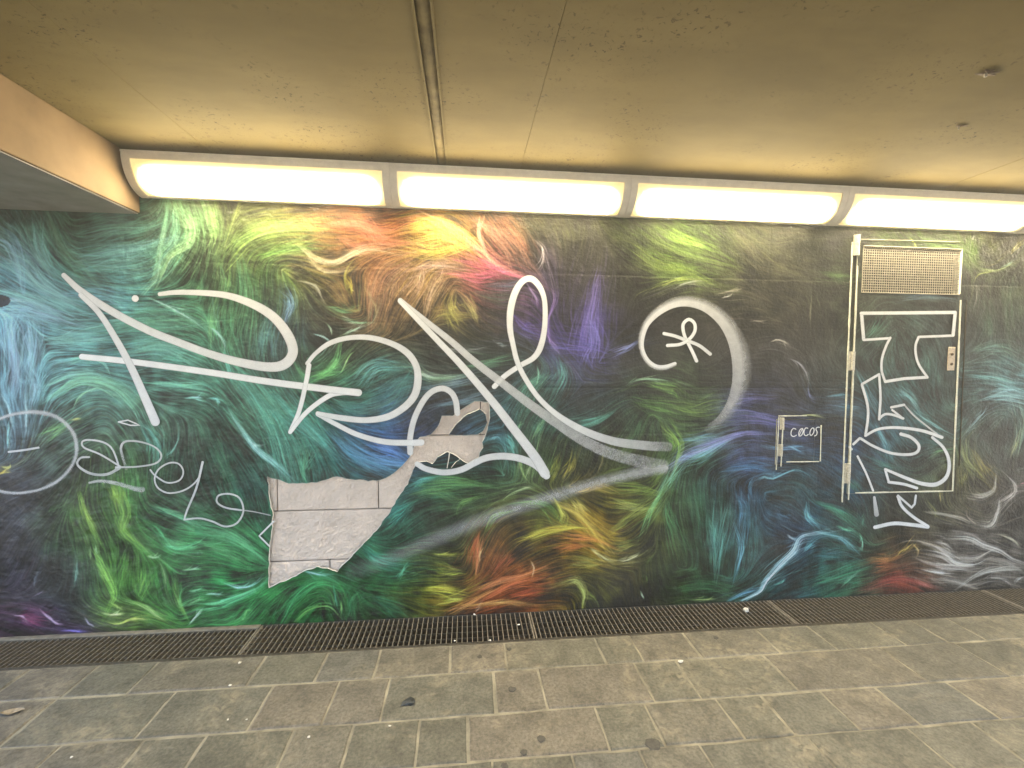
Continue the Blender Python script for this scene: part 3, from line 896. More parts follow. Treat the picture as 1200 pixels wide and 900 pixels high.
# black lozenge in the print at the left edge
dx_, dy_ = (PX-2)/12, (PY-353)/7
IMG = np.where((dx_**2+dy_**2 < 1)[..., None], hexs('2c3038')[0]*(1+.1*LIC)[..., None], IMG)
ALB = np.clip(IMG, 0, 1)
ALB = np.where(ALB <= .04045, ALB/12.92, ((ALB+.055)/1.055)**2.4)
ALB = ALB*(.66-.34*np.clip((GZ-1.55)/.85, 0, 1)**1.5)[..., None]  # print colour darkened towards the top to offset the lamps' light
ALB = np.clip(ALB, .004, .85)

# ---- where the film is torn off
TEAR = [(314,558),(325,561),(339,566),(360,566),(382,562),(396,558),(417,562),(442,563),(457,557),(471,546),(481,534),(487,518),(492,512),(505,509),(513,500),(518,487),(531,487),(545,477),(556,470),(573,471),(574,489),(569,509),(565,518),(566,524),(562,530),(561,536),(549,543),(535,534),(524,529),(513,535),(507,543),(500,540),(493,541),(487,545),(478,567),(467,582),(455,603),(435,628),(421,642),(396,669),(385,665),(372,663),(360,667),(339,678),(316,688),(316,650),(321,603),(317,585),(316,567)]
ISLE = [(526,509),(535,496),(548,485),(562,479),(569,485),(571,495),(566,505),(560,509),(545,510)]
rt = random.Random(2)
def rough_poly(P, amp=.8):
    out = []
    for (a, b_), (c_, d) in zip(P, P[1:]+P[:1]):
        n = max(1, int(math.hypot(c_-a, d-b_)/4.5))
        for k in range(n):
            t = k/n; out.append((a+(c_-a)*t+(rt.uniform(-amp, amp) if k else 0), b_+(d-b_)*t+(rt.uniform(-amp, amp) if k else 0)))
    q = np.array(out); return np.stack(wall_xz(q[:, 0], q[:, 1]), 1)
P_TEAR, P_ISLE = rough_poly(TEAR), rough_poly(ISLE, .5)
def inside(P, x, z):
    r = np.zeros(x.shape, bool); a = P; b_ = np.roll(P, -1, 0)
    for (x1, z1), (x2, z2) in zip(a, b_):
        c_ = (z1 > z) != (z2 > z)
        if z1 != z2: r ^= c_ & (x < (x2-x1)*(z-z1)/(z2-z1)+x1)
    return r
def nearest(P, x, z):
    bd = np.full(x.shape, 1e9); bx = x.copy(); bz = z.copy()
    for (x1, z1), (x2, z2) in zip(P, np.roll(P, -1, 0)):
        dx, dz = x2-x1, z2-z1; t = np.clip(((x-x1)*dx+(z-z1)*dz)/(dx*dx+dz*dz+1e-12), 0, 1)
        ex, ez = x1+t*dx, z1+t*dz; d = (x-ex)**2+(z-ez)**2; k = d < bd
        bd[k] = d[k]; bx[k] = ex[k]; bz[k] = ez[k]
    return bx, bz, np.sqrt(bd)
def snapx(v): return int(round((v-XA)/CELL))
def snapz(v): return int(round((v-.002)/CELL))
# door leaf, small hatch, on raster lines
D0, D1, DZ0, DZ1 = snapx(2.512), snapx(3.274), snapz(.700), snapz(2.352)
H0, H1, HZ0, HZ1 = snapx(1.995), snapx(2.262), snapz(.906), snapz(1.196)
V0, V1, VZ0, VZ1 = snapx(2.552), snapx(3.252), snapz(2.028), snapz(2.318)     # opening of the vent in the door
FX = (gx[:-1]+gx[1:])/2; FZ = (gz[:-1]+gz[1:])/2; CX, CZ = np.meshgrid(FX, FZ)
I, J = np.meshgrid(np.arange(NX), np.arange(NZ))
sub = (CX > -1.3) & (CX < .3) & (CZ > .1) & (CZ < 1.5)
hole = np.zeros(CX.shape, bool)
hole[sub] = inside(P_TEAR, CX[sub], CZ[sub]) & ~inside(P_ISLE, CX[sub], CZ[sub])
door = (I >= D0) & (I < D1) & (J >= DZ0) & (J < DZ1)
vent = (I >= V0) & (I < V1) & (J >= VZ0) & (J < VZ1)
hatch = (I >= H0) & (I < H1) & (J >= HZ0) & (J < HZ1)
gapd = ((I >= D0-1) & (I < D1+1) & (J >= DZ0-1) & (J < DZ1+1)) & ~door
gaph = ((I >= H0-1) & (I < H1+1) & (J >= HZ0-1) & (J < HZ1+1)) & ~hatch

# relief: film drawn over the joints of the blocks below, small wrinkles
ROW_Z = [.05, .372, .673, 1.112, 1.44, 1.78, 2.10, 2.42]
relief = .0020*vnoise(shp, 3.1)+.0030*vnoise(shp, 8)+.002*vnoise(shp, 40)
soft = np.clip((1.2-GX)/3.5, .15, 1)                # smoother panels towards the door
relief *= soft*1.3
for zz in (2.09, 1.40): relief += .0022*np.exp(-((GZ-zz)/.0045)**2)*np.clip((GX-.3)*3, 0, 1)
for zz in ROW_Z: relief += .0009*np.exp(-((GZ-zz)/.005)**2)
rv = random.Random(9)
for k, (za, zb) in enumerate(zip([0]+ROW_Z, ROW_Z+[2.6])):
    xs = XA+rv.uniform(0, .5)
    while xs < XB:
        relief += .0008*np.exp(-((GX-xs)/.005)**2)*((GZ > za) & (GZ < zb)); xs += rv.choice((.42, .58, .84))
FILM_Y = -.007+relief
VX, VZ = GX.copy(), GZ.copy()
# boundary vertices slide onto the torn outline
touch = np.zeros(shp, bool); keepv = np.zeros(shp, bool)
for oy in (0, 1):
    for ox in (0, 1):
        touch[oy:oy+NZ, ox:ox+NX] |= hole; keepv[oy:oy+NZ, ox:ox+NX] |= ~hole
ev = touch & keepv
b1 = nearest(P_TEAR, GX[ev], GZ[ev]); b2 = nearest(P_ISLE, GX[ev], GZ[ev])
use1 = b1[2] <= b2[2]; nxp = np.where(use1, b1[0], b2[0]); nzp = np.where(use1, b1[1], b2[1]); dd = np.where(use1, b1[2], b2[2])
okm = dd < CELL*.95
tx_, tz_ = GX[ev], GZ[ev]; tx_[okm] = nxp[okm]; tz_[okm] = nzp[okm]; VX[ev] = tx_; VZ[ev] = tz_
FILM_Y[ev] -= .0025*rg.random(ev.sum())            # the torn rim lifts off a little

def film_mesh(name, mask, yoff, parent, ymap=None):
    idx = np.full(shp, -1, np.int64); used = np.zeros(shp, bool)
    for oy in (0, 1):
        for ox in (0, 1): used[oy:oy+NZ, ox:ox+NX] |= mask
    idx[used] = np.arange(used.sum())
    yv = (FILM_Y if ymap is None else ymap)[used]+yoff
    co = np.stack([VX[used], yv, VZ[used]], 1).astype(np.float32)
    q = np.stack([idx[:-1, :-1][mask], idx[:-1, 1:][mask], idx[1:, 1:][mask], idx[1:, :-1][mask]], 1).astype(np.int32)
    me = bpy.data.meshes.new(name); nv, nf = len(co), len(q)
    me.vertices.add(nv); me.vertices.foreach_set('co', co.ravel())
    me.loops.add(nf*4); me.loops.foreach_set('vertex_index', q.ravel())
    me.polygons.add(nf); me.polygons.foreach_set('loop_start', np.arange(0, nf*4, 4, dtype=np.int32))
    me.polygons.foreach_set('use_smooth', np.ones(nf, bool))
    me.update(calc_edges=True)
    a = me.color_attributes.new('Col', 'FLOAT_COLOR', 'POINT')
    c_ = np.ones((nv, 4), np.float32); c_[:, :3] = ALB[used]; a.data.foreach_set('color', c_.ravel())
    return link(name, me, parent, M_FILM)

# ================================================================== WALL
wall = empty('wall', (0, .1, 0))
tag(wall, 'long underpass wall covered by a dark fur mural film with white graffiti', 'wall')
wall.location = (0, 0, 0)
MB().box(XL-3, XR, .045, .5, -.3, CEIL+.055).build('wall_core', M_WALLC, wall)
# facing either side of and above the film, flush behind it
for a in ((XL-3, XA, 0, CEIL), (XB, XR, 0, CEIL)):
    MB().bbox(a[0], a[1]-.001, -.004, .0449, a[2], a[3]-.001).build('facing', M_WALLC, wall)
MB().box(XA, XB, -.002, .0449, 2.603, CEIL-.001).build('facing_strip', M_WALLC, wall)
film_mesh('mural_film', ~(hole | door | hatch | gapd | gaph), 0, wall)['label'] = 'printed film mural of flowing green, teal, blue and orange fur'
# blocks that show where the film is gone
def Xw(px, py): return float(wall_xz(px, py)[0])
jr = [(.05, .372, [-1.5, Xw(386, 670), -.1]), (.372, .673, [-1.62, -.30, .4]),
      (.673, 1.112, [-1.6, Xw(324, 575), Xw(443, 580), .42]), (1.112, 1.44, [-.62, Xw(563, 490), .6])]
for z0, z1, xs in jr:
    for x0, x1 in zip(xs[:-1], xs[1:]):
        # rough-faced block: gridded front pushed about
        nx, nz = int((x1-x0)/.0095), int((z1-z0)/.0095); v = []; f = []; g = .0035; hn = .0060*vnoise((nz+1, nx+1), 1.05)+.004*vnoise((nz+1, nx+1), 3)+.003*vnoise((nz+1, nx+1), 11)
        for j in range(nz+1):
            for i in range(nx+1):
                ed = i in (0, nx) or j in (0, nz)
                v.append((x0+g+(x1-x0-2*g)*i/nx, .008+(.003 if ed else float(hn[j, i])), z0+g+(z1-z0-2*g)*j/nz))
        for j in range(nz):
            for i in range(nx): a = j*(nx+1)+i; f.append((a, a+1, a+nx+2, a+nx+1))
        b0 = len(v); v += [(x0+g, .0449, z0+g), (x1-g, .0449, z0+g), (x1-g, .0449, z1-g), (x0+g, .0449, z1-g)]
        f += [tuple([b0, b0+1]+[i for i in range(nx, -1, -1)]), tuple([b0+2, b0+3]+[nz*(nx+1)+i for i in range(nx+1)]),
              tuple([b0+3, b0]+[j*(nx+1) for j in range(nz+1)]), tuple([b0+1, b0+2]+[j*(nx+1)+nx for j in range(nz, -1, -1)])]
        me = bpy.data.meshes.new('stone_block'); me.from_pydata(v, [], f); me.update()
        link('stone_block', me, wall, M_STONE)
MB().box(-1.62, .6, .028, .0448, .05, 1.44).build('joint_bed', simple('dark_joint_fill', (.12, .085, .065), .9), wall)  # dark red-brown bed showing in the joints between blocks
# pale torn rim of the film
def rim(P, name):
    n = len(P); c = P.mean(0); v = []; f = []
    nx_ = np.roll(P, -1, 0)-np.roll(P, 1, 0); nx_ = np.stack([nx_[:, 1], -nx_[:, 0]], 1); nx_ /= np.linalg.norm(nx_, axis=1)[:, None]+1e-9
    for k in range(n):
        w = .0012+.0026*rt.random()**2; s_ = -1 if inside(P, np.array([P[k, 0]+nx_[k, 0]*.004]), np.array([P[k, 1]+nx_[k, 1]*.004]))[0] else 1
        if name == 'isle': s_ = -s_
        q = P[k]-nx_[k]*w*s_; p_ = P[k]+nx_[k]*.0012*s_
        v += [(p_[0], -.0105, p_[1]), (q[0], -.0072, q[1]), (q[0], -.004, q[1])]
    for k in range(n):
        j = (k+1) % n; f += [(3*k, 3*j, 3*j+1, 3*k+1), (3*k+1, 3*j+1, 3*j+2, 3*k+2)]
    me = bpy.data.meshes.new('torn_edge'); me.from_pydata(v, [], f); me.update()
    return link('torn_edge', me, wall, M_RIM)
rim(P_TEAR, 'tear'); rim(P_ISLE, 'isle')
# curled shreds still hanging in the small hole
def shred(pts, y=-.004, w=.004):
    X, Z = wall_xz(*np.array(pts, float).T); v = []; f = []
    for k, (x, z) in enumerate(zip(X, Z)):
        ww = w*(1-k/len(X)*.8); v += [(x-ww, y-.004*k, z), (x+ww, y-.006*k, z+.001)]
    f = [(2*k, 2*k+1, 2*k+3, 2*k+2) for k in range(len(X)-1)]
    me = bpy.data.meshes.new('torn_shred'); me.from_pydata(v, [], f); me.update(); link('torn_shred', me, wall, M_RIM)
shred([(527, 529), (526, 537), (524, 548)], -.012); shred([(540, 537), (534, 541), (529, 547)], -.012, .003)

# ================================================================== SERVICE DOOR
door_o = empty('service_door', (2.893, 0, .70)); bx_ = lambda o: o
tag(door_o, 'service door covered by the mural, with wire vent and white outlined lettering', 'door')
def loc(mb_or_o, root):
    # objects are built in place: keep them there under their root
    mb_or_o.matrix_parent_inverse = root.matrix_world.inverted() if False else Matrix.Translation(-root.location)
    return mb_or_o
DX0, DX1, DZa, DZb = gx[D0], gx[D1], gz[DZ0], gz[DZ1]
YD = -.012
flat = FILM_Y*.0+YD-.0012+.0006*vnoise(shp, 30)
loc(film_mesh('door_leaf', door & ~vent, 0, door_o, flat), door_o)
vx0, vx1, vz0, vz1 = gx[V0], gx[V1], gz[VZ0], gz[VZ1]
mb = MB(); yb = YD+.0003
mb.box(DX0, vx0, yb, .03, DZa, DZb); mb.box(vx1, DX1, yb, .03, DZa, DZb); mb.box(vx0, vx1, yb, .03, DZa, vz0); mb.box(vx0, vx1, yb, .03, vz1, DZb)
loc(mb.build('door_panel', M_TRIM, door_o), door_o)
loc(MB().box(vx0, vx1, .024, .0295, vz0, vz1).build('vent_back', M_DARK, door_o), door_o)
mb = MB(); px_, pz_ = .0158, .0158
n = int((vx1-vx0)/px_)
for k in range(1, n):
    x = vx0+(vx1-vx0)*k/n; mb.box(x-.0025, x+.0025, -.0100, -.0080, vz0, vz1)
n = int((vz1-vz0)/pz_)
for k in range(1, n):
    z = vz0+(vz1-vz0)*k/n; mb.box(vx0, vx1, -.0118, -.0098, z-.0025, z+.0025)
o = loc(mb.build('vent_mesh', M_MESHW, door_o), door_o); tag(o, 'beige wire mesh vent at the top of the door', kind='stuff')
for (a, b_, c_, d, w_) in ((vx0-.006, vx1+.006, vz1, vz1+.006, .020), (vx0-.006, vx1+.006, vz0-.006, vz0, .016), (vx0-.006, vx0, vz0, vz1, .016), (vx1, vx1+.007, vz0, vz1, .020)):
    loc(MB().bbox(a, b_, -w_, YD+.0005, c_, d, .001).build('vent_frame', M_TRIM if c_ == vz0 and a == vx1 else M_MESHW, door_o), door_o)
# bare edges of leaf and frame
def edge(name, p0, p1, w, y0, root, mat=M_TRIM, depth=.004):
    (xa, za), (xb, zb) = [tuple(float(q) for q in wall_xz(*p)) for p in (p0, p1)]
    dx, dz = xb-xa, zb-za; L = math.hypot(dx, dz); nx, nz = -dz/L*w/2, dx/L*w/2
    mb = MB(); rr = random.Random(int(xa*1000)); n = max(4, int(L/.05)); v = []
    for k in range(n+1):
        t = k/n; s_ = rr.uniform(.55, 1.25); x, z = xa+dx*t, za+dz*t
        v += [(x-nx*s_, y0, z-nz*s_), (x+nx*s_, y0, z+nz*s_), (x+nx*s_, y0+depth, z+nz*s_), (x-nx*s_, y0+depth, z-nz*s_)]
    f = [(0, 1, 2, 3), tuple(4*n+i for i in (3, 2, 1, 0))]
    for k in range(n):
        for i in range(4): j = (i+1) % 4; f.append((4*k+i, 4*k+j, 4*k+4+j, 4*k+4+i))
    mb.v = v; mb.f = f; return loc(mb.build(name, mat, root), root)
edge('frame_edge', (997.5, 284), (985.5, 588), .009, -.0125, door_o, depth=.008)
edge('leaf_edge', (1002.5, 312), (992, 585), .009, -.0175, door_o)
edge('leaf_edge', (1123, 352), (1113.5, 574), .010, -.0175, door_o)
edge('leaf_edge', (1000, 576.8), (1114, 574.6), .008, -.0175, door_o)
edge('leaf_edge', (1004, 281), (1122, 284), .004, -.0175, door_o, M_MESHW)
edge('frame_edge', (1131, 352), (1122.5, 545), .004, -.0110, door_o, M_CHAN, .006)
def hinge(px, py, hpx, root, w=.017):
    X, Z = wall_xz(px, py); _, Z2 = wall_xz(px, py+hpx); h = abs(Z-Z2)/2; X = float(X); Z = float(Z)
    r = bpy.data.objects  # knuckle: octagonal barrel with a gap and a flat leaf
    mb = MB()
    for (za, zb) in ((-h, -h*.1), (-h*.06, h*.1), (h*.14, h)):
        n = 8; b0 = len(mb.v)
        for z in (za, zb): mb.v += [(X+w/2*math.cos(2*math.pi*k/n), -.021+w/2*.8*math.sin(2*math.pi*k/n), Z+z) for k in range(n)]
        for k in range(n): j = (k+1) % n; mb.f.append((b0+k, b0+j, b0+n+j, b0+n+k))
        mb.f += [tuple(b0+k for k in range(n)), tuple(b0+n+k for k in range(n))]
    mb.box(X-w*.9, X-w*.45, -.0175, -.009, Z-h, Z+h)
    return loc(mb.build('hinge', M_HINGE, root), root)
hinge(1002, 288, 24, door_o, .024); hinge(996.5, 423, 22, door_o, .024); hinge(991.3, 554, 23, door_o, .024)
X, Z = wall_xz(1112, 420.5); X = float(X); Z = float(Z)
lp = loc(MB().bbox(X-.026, X+.026, -.0175, -.0125, Z-.078, Z+.078, .002).build('lock_plate', M_LOCK, door_o), door_o)
for dz in (.03, -.035):
    mb = MB(); n = 12; mb.v = [(X+.009*math.cos(2*math.pi*k/n), y_, Z+dz+.009*math.sin(2*math.pi*k/n)) for y_ in (-.0215, -.017) for k in range(n)]
    mb.f = [(k, (k+1) % n, n+(k+1) % n, n+k) for k in range(n)]+[tuple(range(n))]
    o = mb.build('lock_cylinder', M_RUST, lp); o.matrix_parent_inverse = Matrix.Translation(-door_o.location)
    o.matrix_parent_inverse = Matrix.Identity(4)

# ================================================================== SMALL HATCH
hat = empty('access_hatch', (2.13, 0, .906))
tag(hat, 'small square access hatch with white hinges and hand drawn lettering COCOS', 'hatch')
hx0, hx1, hz0, hz1 = gx[H0], gx[H1], gz[HZ0], gz[HZ1]
flat2 = FILM_Y*0-.0105+.0005*vnoise(shp, 30)
loc(film_mesh('hatch_leaf', hatch, 0, hat, flat2), hat)
loc(MB().box(hx0, hx1, -.0100, .03, hz0, hz1).build('hatch_panel', M_TRIM, hat), hat)
edge('frame_edge', (911.5, 489), (908.5, 550), .006, -.0118, hat, depth=.007)
edge('leaf_edge', (916, 492), (913.5, 546), .006, -.0160, hat, depth=.0045)
edge('leaf_edge', (911, 487.3), (944, 487), .005, -.0118, hat, depth=.007)
edge('leaf_edge', (960.5, 498), (959.5, 540), .006, -.0150, hat, depth=.004)
edge('leaf_edge', (920, 540.8), (958, 540.4), .005, -.0145, hat, depth=.004)
hinge(915, 496, 14, hat, .017); hinge(913.2, 527, 14, hat, .017)

# ================================================================== GRAFFITI
layer = [0]
def graffiti(name, strokes, parent, label, y0=-.0125, mat=None, rootloc=None):
    """strokes: (mode, dens, soft_l, soft_r, [(x, y, w) ...]); mode s = smooth, l = straight"""
    V, Fc, Dn = [], [], []
    for mode, dens, sl, sr, pts in strokes:
        P = np.array([list(p)+[1.]*(4-len(p)) for p in pts], float); P[:, 2] *= .9
        if mode == 's': C = catmull(P, 2.)
        else:
            C = np.vstack([np.linspace(a, b_, max(2, int(np.hypot(*(b_-a)[:2])/4)), endpoint=False) for a, b_ in zip(P[:-1], P[1:])]+[P[-1:]])
        T = np.gradient(C[:, :2], axis=0)
        # rounded caps
        ln = np.linalg.norm(T, axis=1); T = T/(ln[:, None]+1e-9)
        pre = []; post = []
        r0, r1 = C[0, 2]/2, C[-1, 2]/2
        for q in (1., .85, .5):
            wq = math.sqrt(max(0., 1-q*q))
            a = C[0].copy(); a[:2] -= T[0]*r0*q; a[2] *= max(wq, .05); pre.append(a)
        for q in (.5, .85, 1.):
            wq = math.sqrt(max(0., 1-q*q)); a = C[-1].copy(); a[:2] += T[-1]*r1*q; a[2] *= max(wq, .05); post.append(a)
        C = np.vstack([pre, C, post]); T = np.vstack([np.repeat(T[:1], 3, 0), T, np.repeat(T[-1:], 3, 0)])
        Nn = np.stack([-T[:, 1], T[:, 0]], 1)
        layer[0] += 1
        yb_ = y0-.00012*(layer[0] % 12); n = len(C)
        prof = [(-.5-sl, 0), (-.5, .55 if sl > .2 else .9), (-.5+min(.32, .12+sl), 1), (0, 1), (.5-min(.32, .12+sr), 1), (.5, .55 if sr > .2 else .9), (.5+sr, 0)]
        b0 = len(V); m_ = len(prof)
        for k in range(n):
            for (u, d) in prof:
                p_ = C[k, :2]+Nn[k]*C[k, 2]*u
                V.append((p_[0], p_[1], yb_-.0006*k/n)); Dn.append(d*dens*C[k, 3])
        for k in range(n-1):
            for i in range(m_-1): a = b0+k*m_+i; Fc.append((a, a+1, a+m_+1, a+m_))
    V = np.array(V); X, Z = wall_xz(V[:, 0], V[:, 1])
    me = bpy.data.meshes.new(name); me.from_pydata([(x, y_, z) for x, y_, z in zip(X.tolist(), V[:, 2].tolist(), Z.tolist())], [], Fc); me.update()
    a = me.attributes.new('Dens', 'FLOAT', 'POINT'); a.data.foreach_set('value', np.array(Dn, np.float32))
    o = link(name, me, parent, mat or M_SPRAY); o['label'] = label
    if parent.type == 'EMPTY' and parent.location.length > 0: loc(o, parent)
    return o
def W(pts, w, d=1.): return [(x, y, w, d) for x, y in pts]
def taper(pts, w0, w1, d0=1., d1=1.):
    n = len(pts)-1; return [(x, y, w0+(w1-w0)*k/n, d0+(d1-d0)*k/n) for k, (x, y) in enumerate(pts)]
A_ = (.08, .08)
graffiti('graffiti_tag', [
 ('s', .84, *A_, [(x, y, w) for (x, y), w in zip([(77,323),(98,342),(133,365),(175,387),(210,401),(245,414),(280,424),(315,430),(334,427),(344,414),(340,396),(325,375),(304,360),(273,348),(245,344),(210,343),(189,345)], [6,8,9,9,9,9,10,11,12,12,12,11,10,8,7,6,5])]),
 ('s', .84, *A_, taper([(97,346),(119,368),(140,401),(157,433),(171,464),(184,494)], 6, 11)),
 ('s', .95, *A_, taper([(98,418),(157,424),(245,436),(315,447),(385,456),(421,460)], 7, 8.5)),
 ('s', 1., *A_, W([(160,350),(161,350.4)], 8))], wall, 'broad white marker swoosh crossed by a long bar, with a dot')
graffiti('graffiti_tag', [
 ('s', .95, *A_, taper([(421,460),(400,460),(384,465),(360,483),(341,506)], 7, 5)),
 ('s', .95, *A_, taper([(341,506),(352,480),(360,446),(363,428)], 5, 6)),
 ('s', .84, *A_, [(x, y, w) for (x, y), w in zip([(361,426),(371,414),(388,402),(410,396),(435,396),(460,403),(478,414),(488,429),(490,446),(486,463),(474,477),(455,488),(430,492),(405,490),(387,487),(373,484)], [5,5,6,6,6.5,7,8,8,9,9,8.5,8,7,7,6,5])]),
 ('s', .84, *A_, taper([(373,485),(395,497),(420,509),(450,517),(480,518.5),(494,518)], 5, 8)),
 ('s', .78, *A_, taper([(481,530),(481,512),(486,490),(496,470),(506,459),(518,455),(528,459),(534,469),(536,484)], 7, 7)),
 ('s', .78, *A_, taper([(489,543),(500,549),(520,553),(540,550),(556,542),(570,536),(590,534),(610,537),(628,545),(640,557)], 6.5, 9))],
 wall, 'looping white marker lettering above the peeled stone patch')
graffiti('graffiti_tag', [
 ('s', .95, *A_, taper([(469,353),(490,375),(514,400),(537,424),(560,450),(580,474),(600,500),(626,534),(638,554)], 5.5, 12, 1, .85)),
 ('s', .84, .12, .12, taper([(469,352),(500,377),(530,401),(555,423),(590,450),(620,473),(650,494),(680,514),(710,529),(740,538),(776,546)], 5.5, 15, 1, .22)),
 ('s', .95, .1, .1, [(x, y, w, d) for (x, y), w, d in zip([(579,453),(592,440),(610,428),(624,420),(632,409),(637,390),(638.5,368),(637,349),(631,335),(622,327),(612,330),(603,344),(598,364),(597.5,385),(601,404),(606,424),(615,443),(630,465),(650,484),(675,500),(700,511),(725,518),(760,522),(782,523)], [6,6,6,6.5,7,6.5,6,6,7,7.5,7.5,8,8,7,6,6,6,6,6.5,8,9,10,11,11], [1]*18+[.95,.85,.75,.6,.45,.2])]),
 ('s', .45, .45, .45, taper([(778,548),(740,555),(700,565),(660,577),(620,590),(580,603),(540,618),(500,635),(470,648),(440,660),(412,670)], 9, 15, .9, .10))],
 wall, 'huge white spray paint slash with a tall loop and fading tail')
graffiti('graffiti_tag', [
 ('s', .95, .5, .06, [(x, y, w, d) for (x, y), w, d in zip([(790,426),(778,430),(767,429),(757,421),(751.5,408),(752,394),(758,379),(771,366),(788,357),(806,355),(826,361),(844,375),(856,393),(863,414),(865,437),(862,456),(854,476),(843,491),(828,503)], [4,5,5,5,5,6,6.5,8,9,10,11,13,15,17,17,15,12,10,8], [1,1,1,1,1,1,.95,.9,.8,.72,.68,.64,.6,.55,.5,.45,.38,.26,.08])]),
 ('s', 1., *A_, W([(804,401),(800,390),(799.5,380),(806,374.5),(812.5,379),(813,388),(807,397),(796,403.5),(781,405)], 4)),
 ('s', 1., *A_, taper([(777,391),(790,394),(803,399),(818,405),(831,415)], 4, 4.2, 1, .8)),
 ('s', 1., *A_, taper([(804,400),(810,412),(815,423)], 4, 4.2))], wall, 'white spray paint spiral around a small stick figure star')
graffiti('graffiti_tag', [
 ('s', .42, .3, .3, [(x, y, w) for (x, y), w in zip([(-20,568),(0,574),(20,577),(45,574),(65,566),(80,554),(90,538),(92,520),(87,505),(75,492),(60,485),(40,482.5),(20,485),(0,491)], [4,4,3.5,3.5,4,4,4.5,5,5,5,5,5,4.5,4])]),
 ('s', .6, *A_, taper([(13,529),(30,527),(48,524)], 2.5, 2.5)),
 ('s', .62, *A_, W([(143,546),(120,532),(101,524),(99,517),(108,515),(124,518),(134,526),(141,545),(138,548)], 2.2)),
 ('s', .55, *A_, taper([(107,535),(97,536),(93,543),(100,550),(112,555),(128,555),(142,548)], 2.2, 3.6, 1, .8)),
 ('s', .55, *A_, [(150,549,3,.4),(146,535,3,.6),(144,524,3),(149,517,2.6),(165,517,2.2),(183,523,2),(191,533,2.4),(185,542,2.2),(165,546,2),(138,547,2.4)]),
 ('s', .42, .2, .2, taper([(107,565),(120,563),(140,566),(160,572),(169,573)], 2.5, 6, 1, .7)),
 ('s', .62, *A_, W([(178,550),(184,557),(198,565),(212,562),(216.5,552),(211,543),(200,542),(188,549),(183,560),(187,571),(200,577),(219,573),(234,560),(239,541)], 2.0)),
 ('s', .62, *A_, taper([(239,541),(232,570),(221,597),(217.5,608)], 3, 2)),
 ('s', .6, *A_, W([(217.5,608),(235,606.5),(250,610),(265,616),(279,612),(286.5,598),(282,583),(270,578),(257.5,580),(256,588),(266,594),(284,597)], 2.2)),
 ('s', .45, *A_, taper([(285,597),(300,599),(318,603)], 1.5, 1.2)),
 ('l', .8, *A_, W([(322,610),(305,627),(317,639)], 2)),
 ('l', .8, *A_, W([(141,494),(152,492),(166,498),(155,498),(141,494)], 1.6))], wall, 'thin white handwritten name with a big round first letter')
B_ = (.1, .1)
graffiti('graffiti_lettering', [
 ('l', .88, *B_, W([(1006,367.5),(1060,367),(1115.5,366.5)], 4)), ('l', .88, *B_, W([(1115.5,367),(1113,393)], 4)), ('l', .88, *B_, W([(1113,393.5),(1074,395)], 3)),
 ('s', .88, *B_, W([(1073,395),(1069.5,404),(1069.5,415),(1073,427),(1083,442)], 3)), ('l', .88, *B_, W([(1083,442),(1056,443.5),(1034,447)], 3.6)),
 ('s', .88, *B_, W([(1034,447),(1030,434),(1030.5,420),(1035,406),(1040,396)], 3)), ('l', .88, *B_, W([(1040,396.5),(1009,398.5)], 3)), ('l', .88, *B_, W([(1009,398),(1006.5,368)], 4)),
 ('l', .85, *B_, W([(1007,450),(1027,438.5)], 3)), ('s', .85, *B_, W([(1027,439),(1028.5,465),(1027,491)], 3)), ('s', .85, *B_, W([(1007,451),(1013,472),(1014,488),(1011,510)], 3.2)),
 ('s', .85, *B_, W([(1027,490),(1034,485),(1044,486),(1055,490)], 3)), ('l', .85, *B_, W([(1055,490),(1042,480)], 2.4)), ('l', .85, *B_, W([(1041,477),(1056,474)], 3)),
 ('s', .6, *B_, taper([(1057,475),(1068,487),(1084,500),(1098,511)], 2, 2)), ('s', .88, *B_, taper([(1011,510),(1024,503),(1040,500.5),(1060,501.5),(1080,505),(1100,512)], 3, 4)),
 ('s', .82, *B_, taper([(1005,513),(1020,522),(1040,530),(1060,532),(1071,529),(1073,521),(1064,512),(1052,508)], 3, 4)),
 ('l', .85, *B_, W([(1004.5,513),(997,520)], 3)), ('s', .85, *B_, W([(1002,534),(1012,554),(1020,574)], 2.6)),
 ('s', .85, *B_, [(1089,512,3.4),(1102,524,3.6),(1108.5,540,4),(1106,557,4.4),(1094,566.5,5),(1078,566,4.6),(1060,560,4),(1034,549,3)]),
 ('l', .85, *B_, W([(1034,549),(1038,563)], 3)), ('s', .85, *B_, W([(1038,564),(1056,566.5),(1071,571)], 3.4))],
 door_o, 'white outlined block letters sprayed down the service door', y0=-.0195)
graffiti('graffiti_lettering', [
 ('l', .85, *B_, W([(993.5,523.5),(996,526)], 3)),
 ('s', .7, *B_, taper([(1022.5,582),(1025,602)], 3, 6, 1, .7)), ('l', .85, *B_, W([(1071,580),(1069.5,590),(1066,594)], 2.6)), ('l', .8, *B_, W([(1066,594),(1050,580)], 2.6)),
 ('s', .85, *B_, W([(1050,581),(1055,593),(1068,605),(1085,616)], 3.6)), ('s', .85, *B_, taper([(1085,616.5),(1065,614),(1045,612.5),(1023,617)], 4.4, 4.4))],
 wall, 'lowest stroke of the white letters, running off the door onto the wall')
def ring(cx, cy, rx, ry, slant=.25):
    return [(cx+rx*math.cos(t)-slant*ry*math.sin(t), cy+ry*math.sin(t)) for t in np.linspace(.6, 6.9, 12)]
cw = 1.1
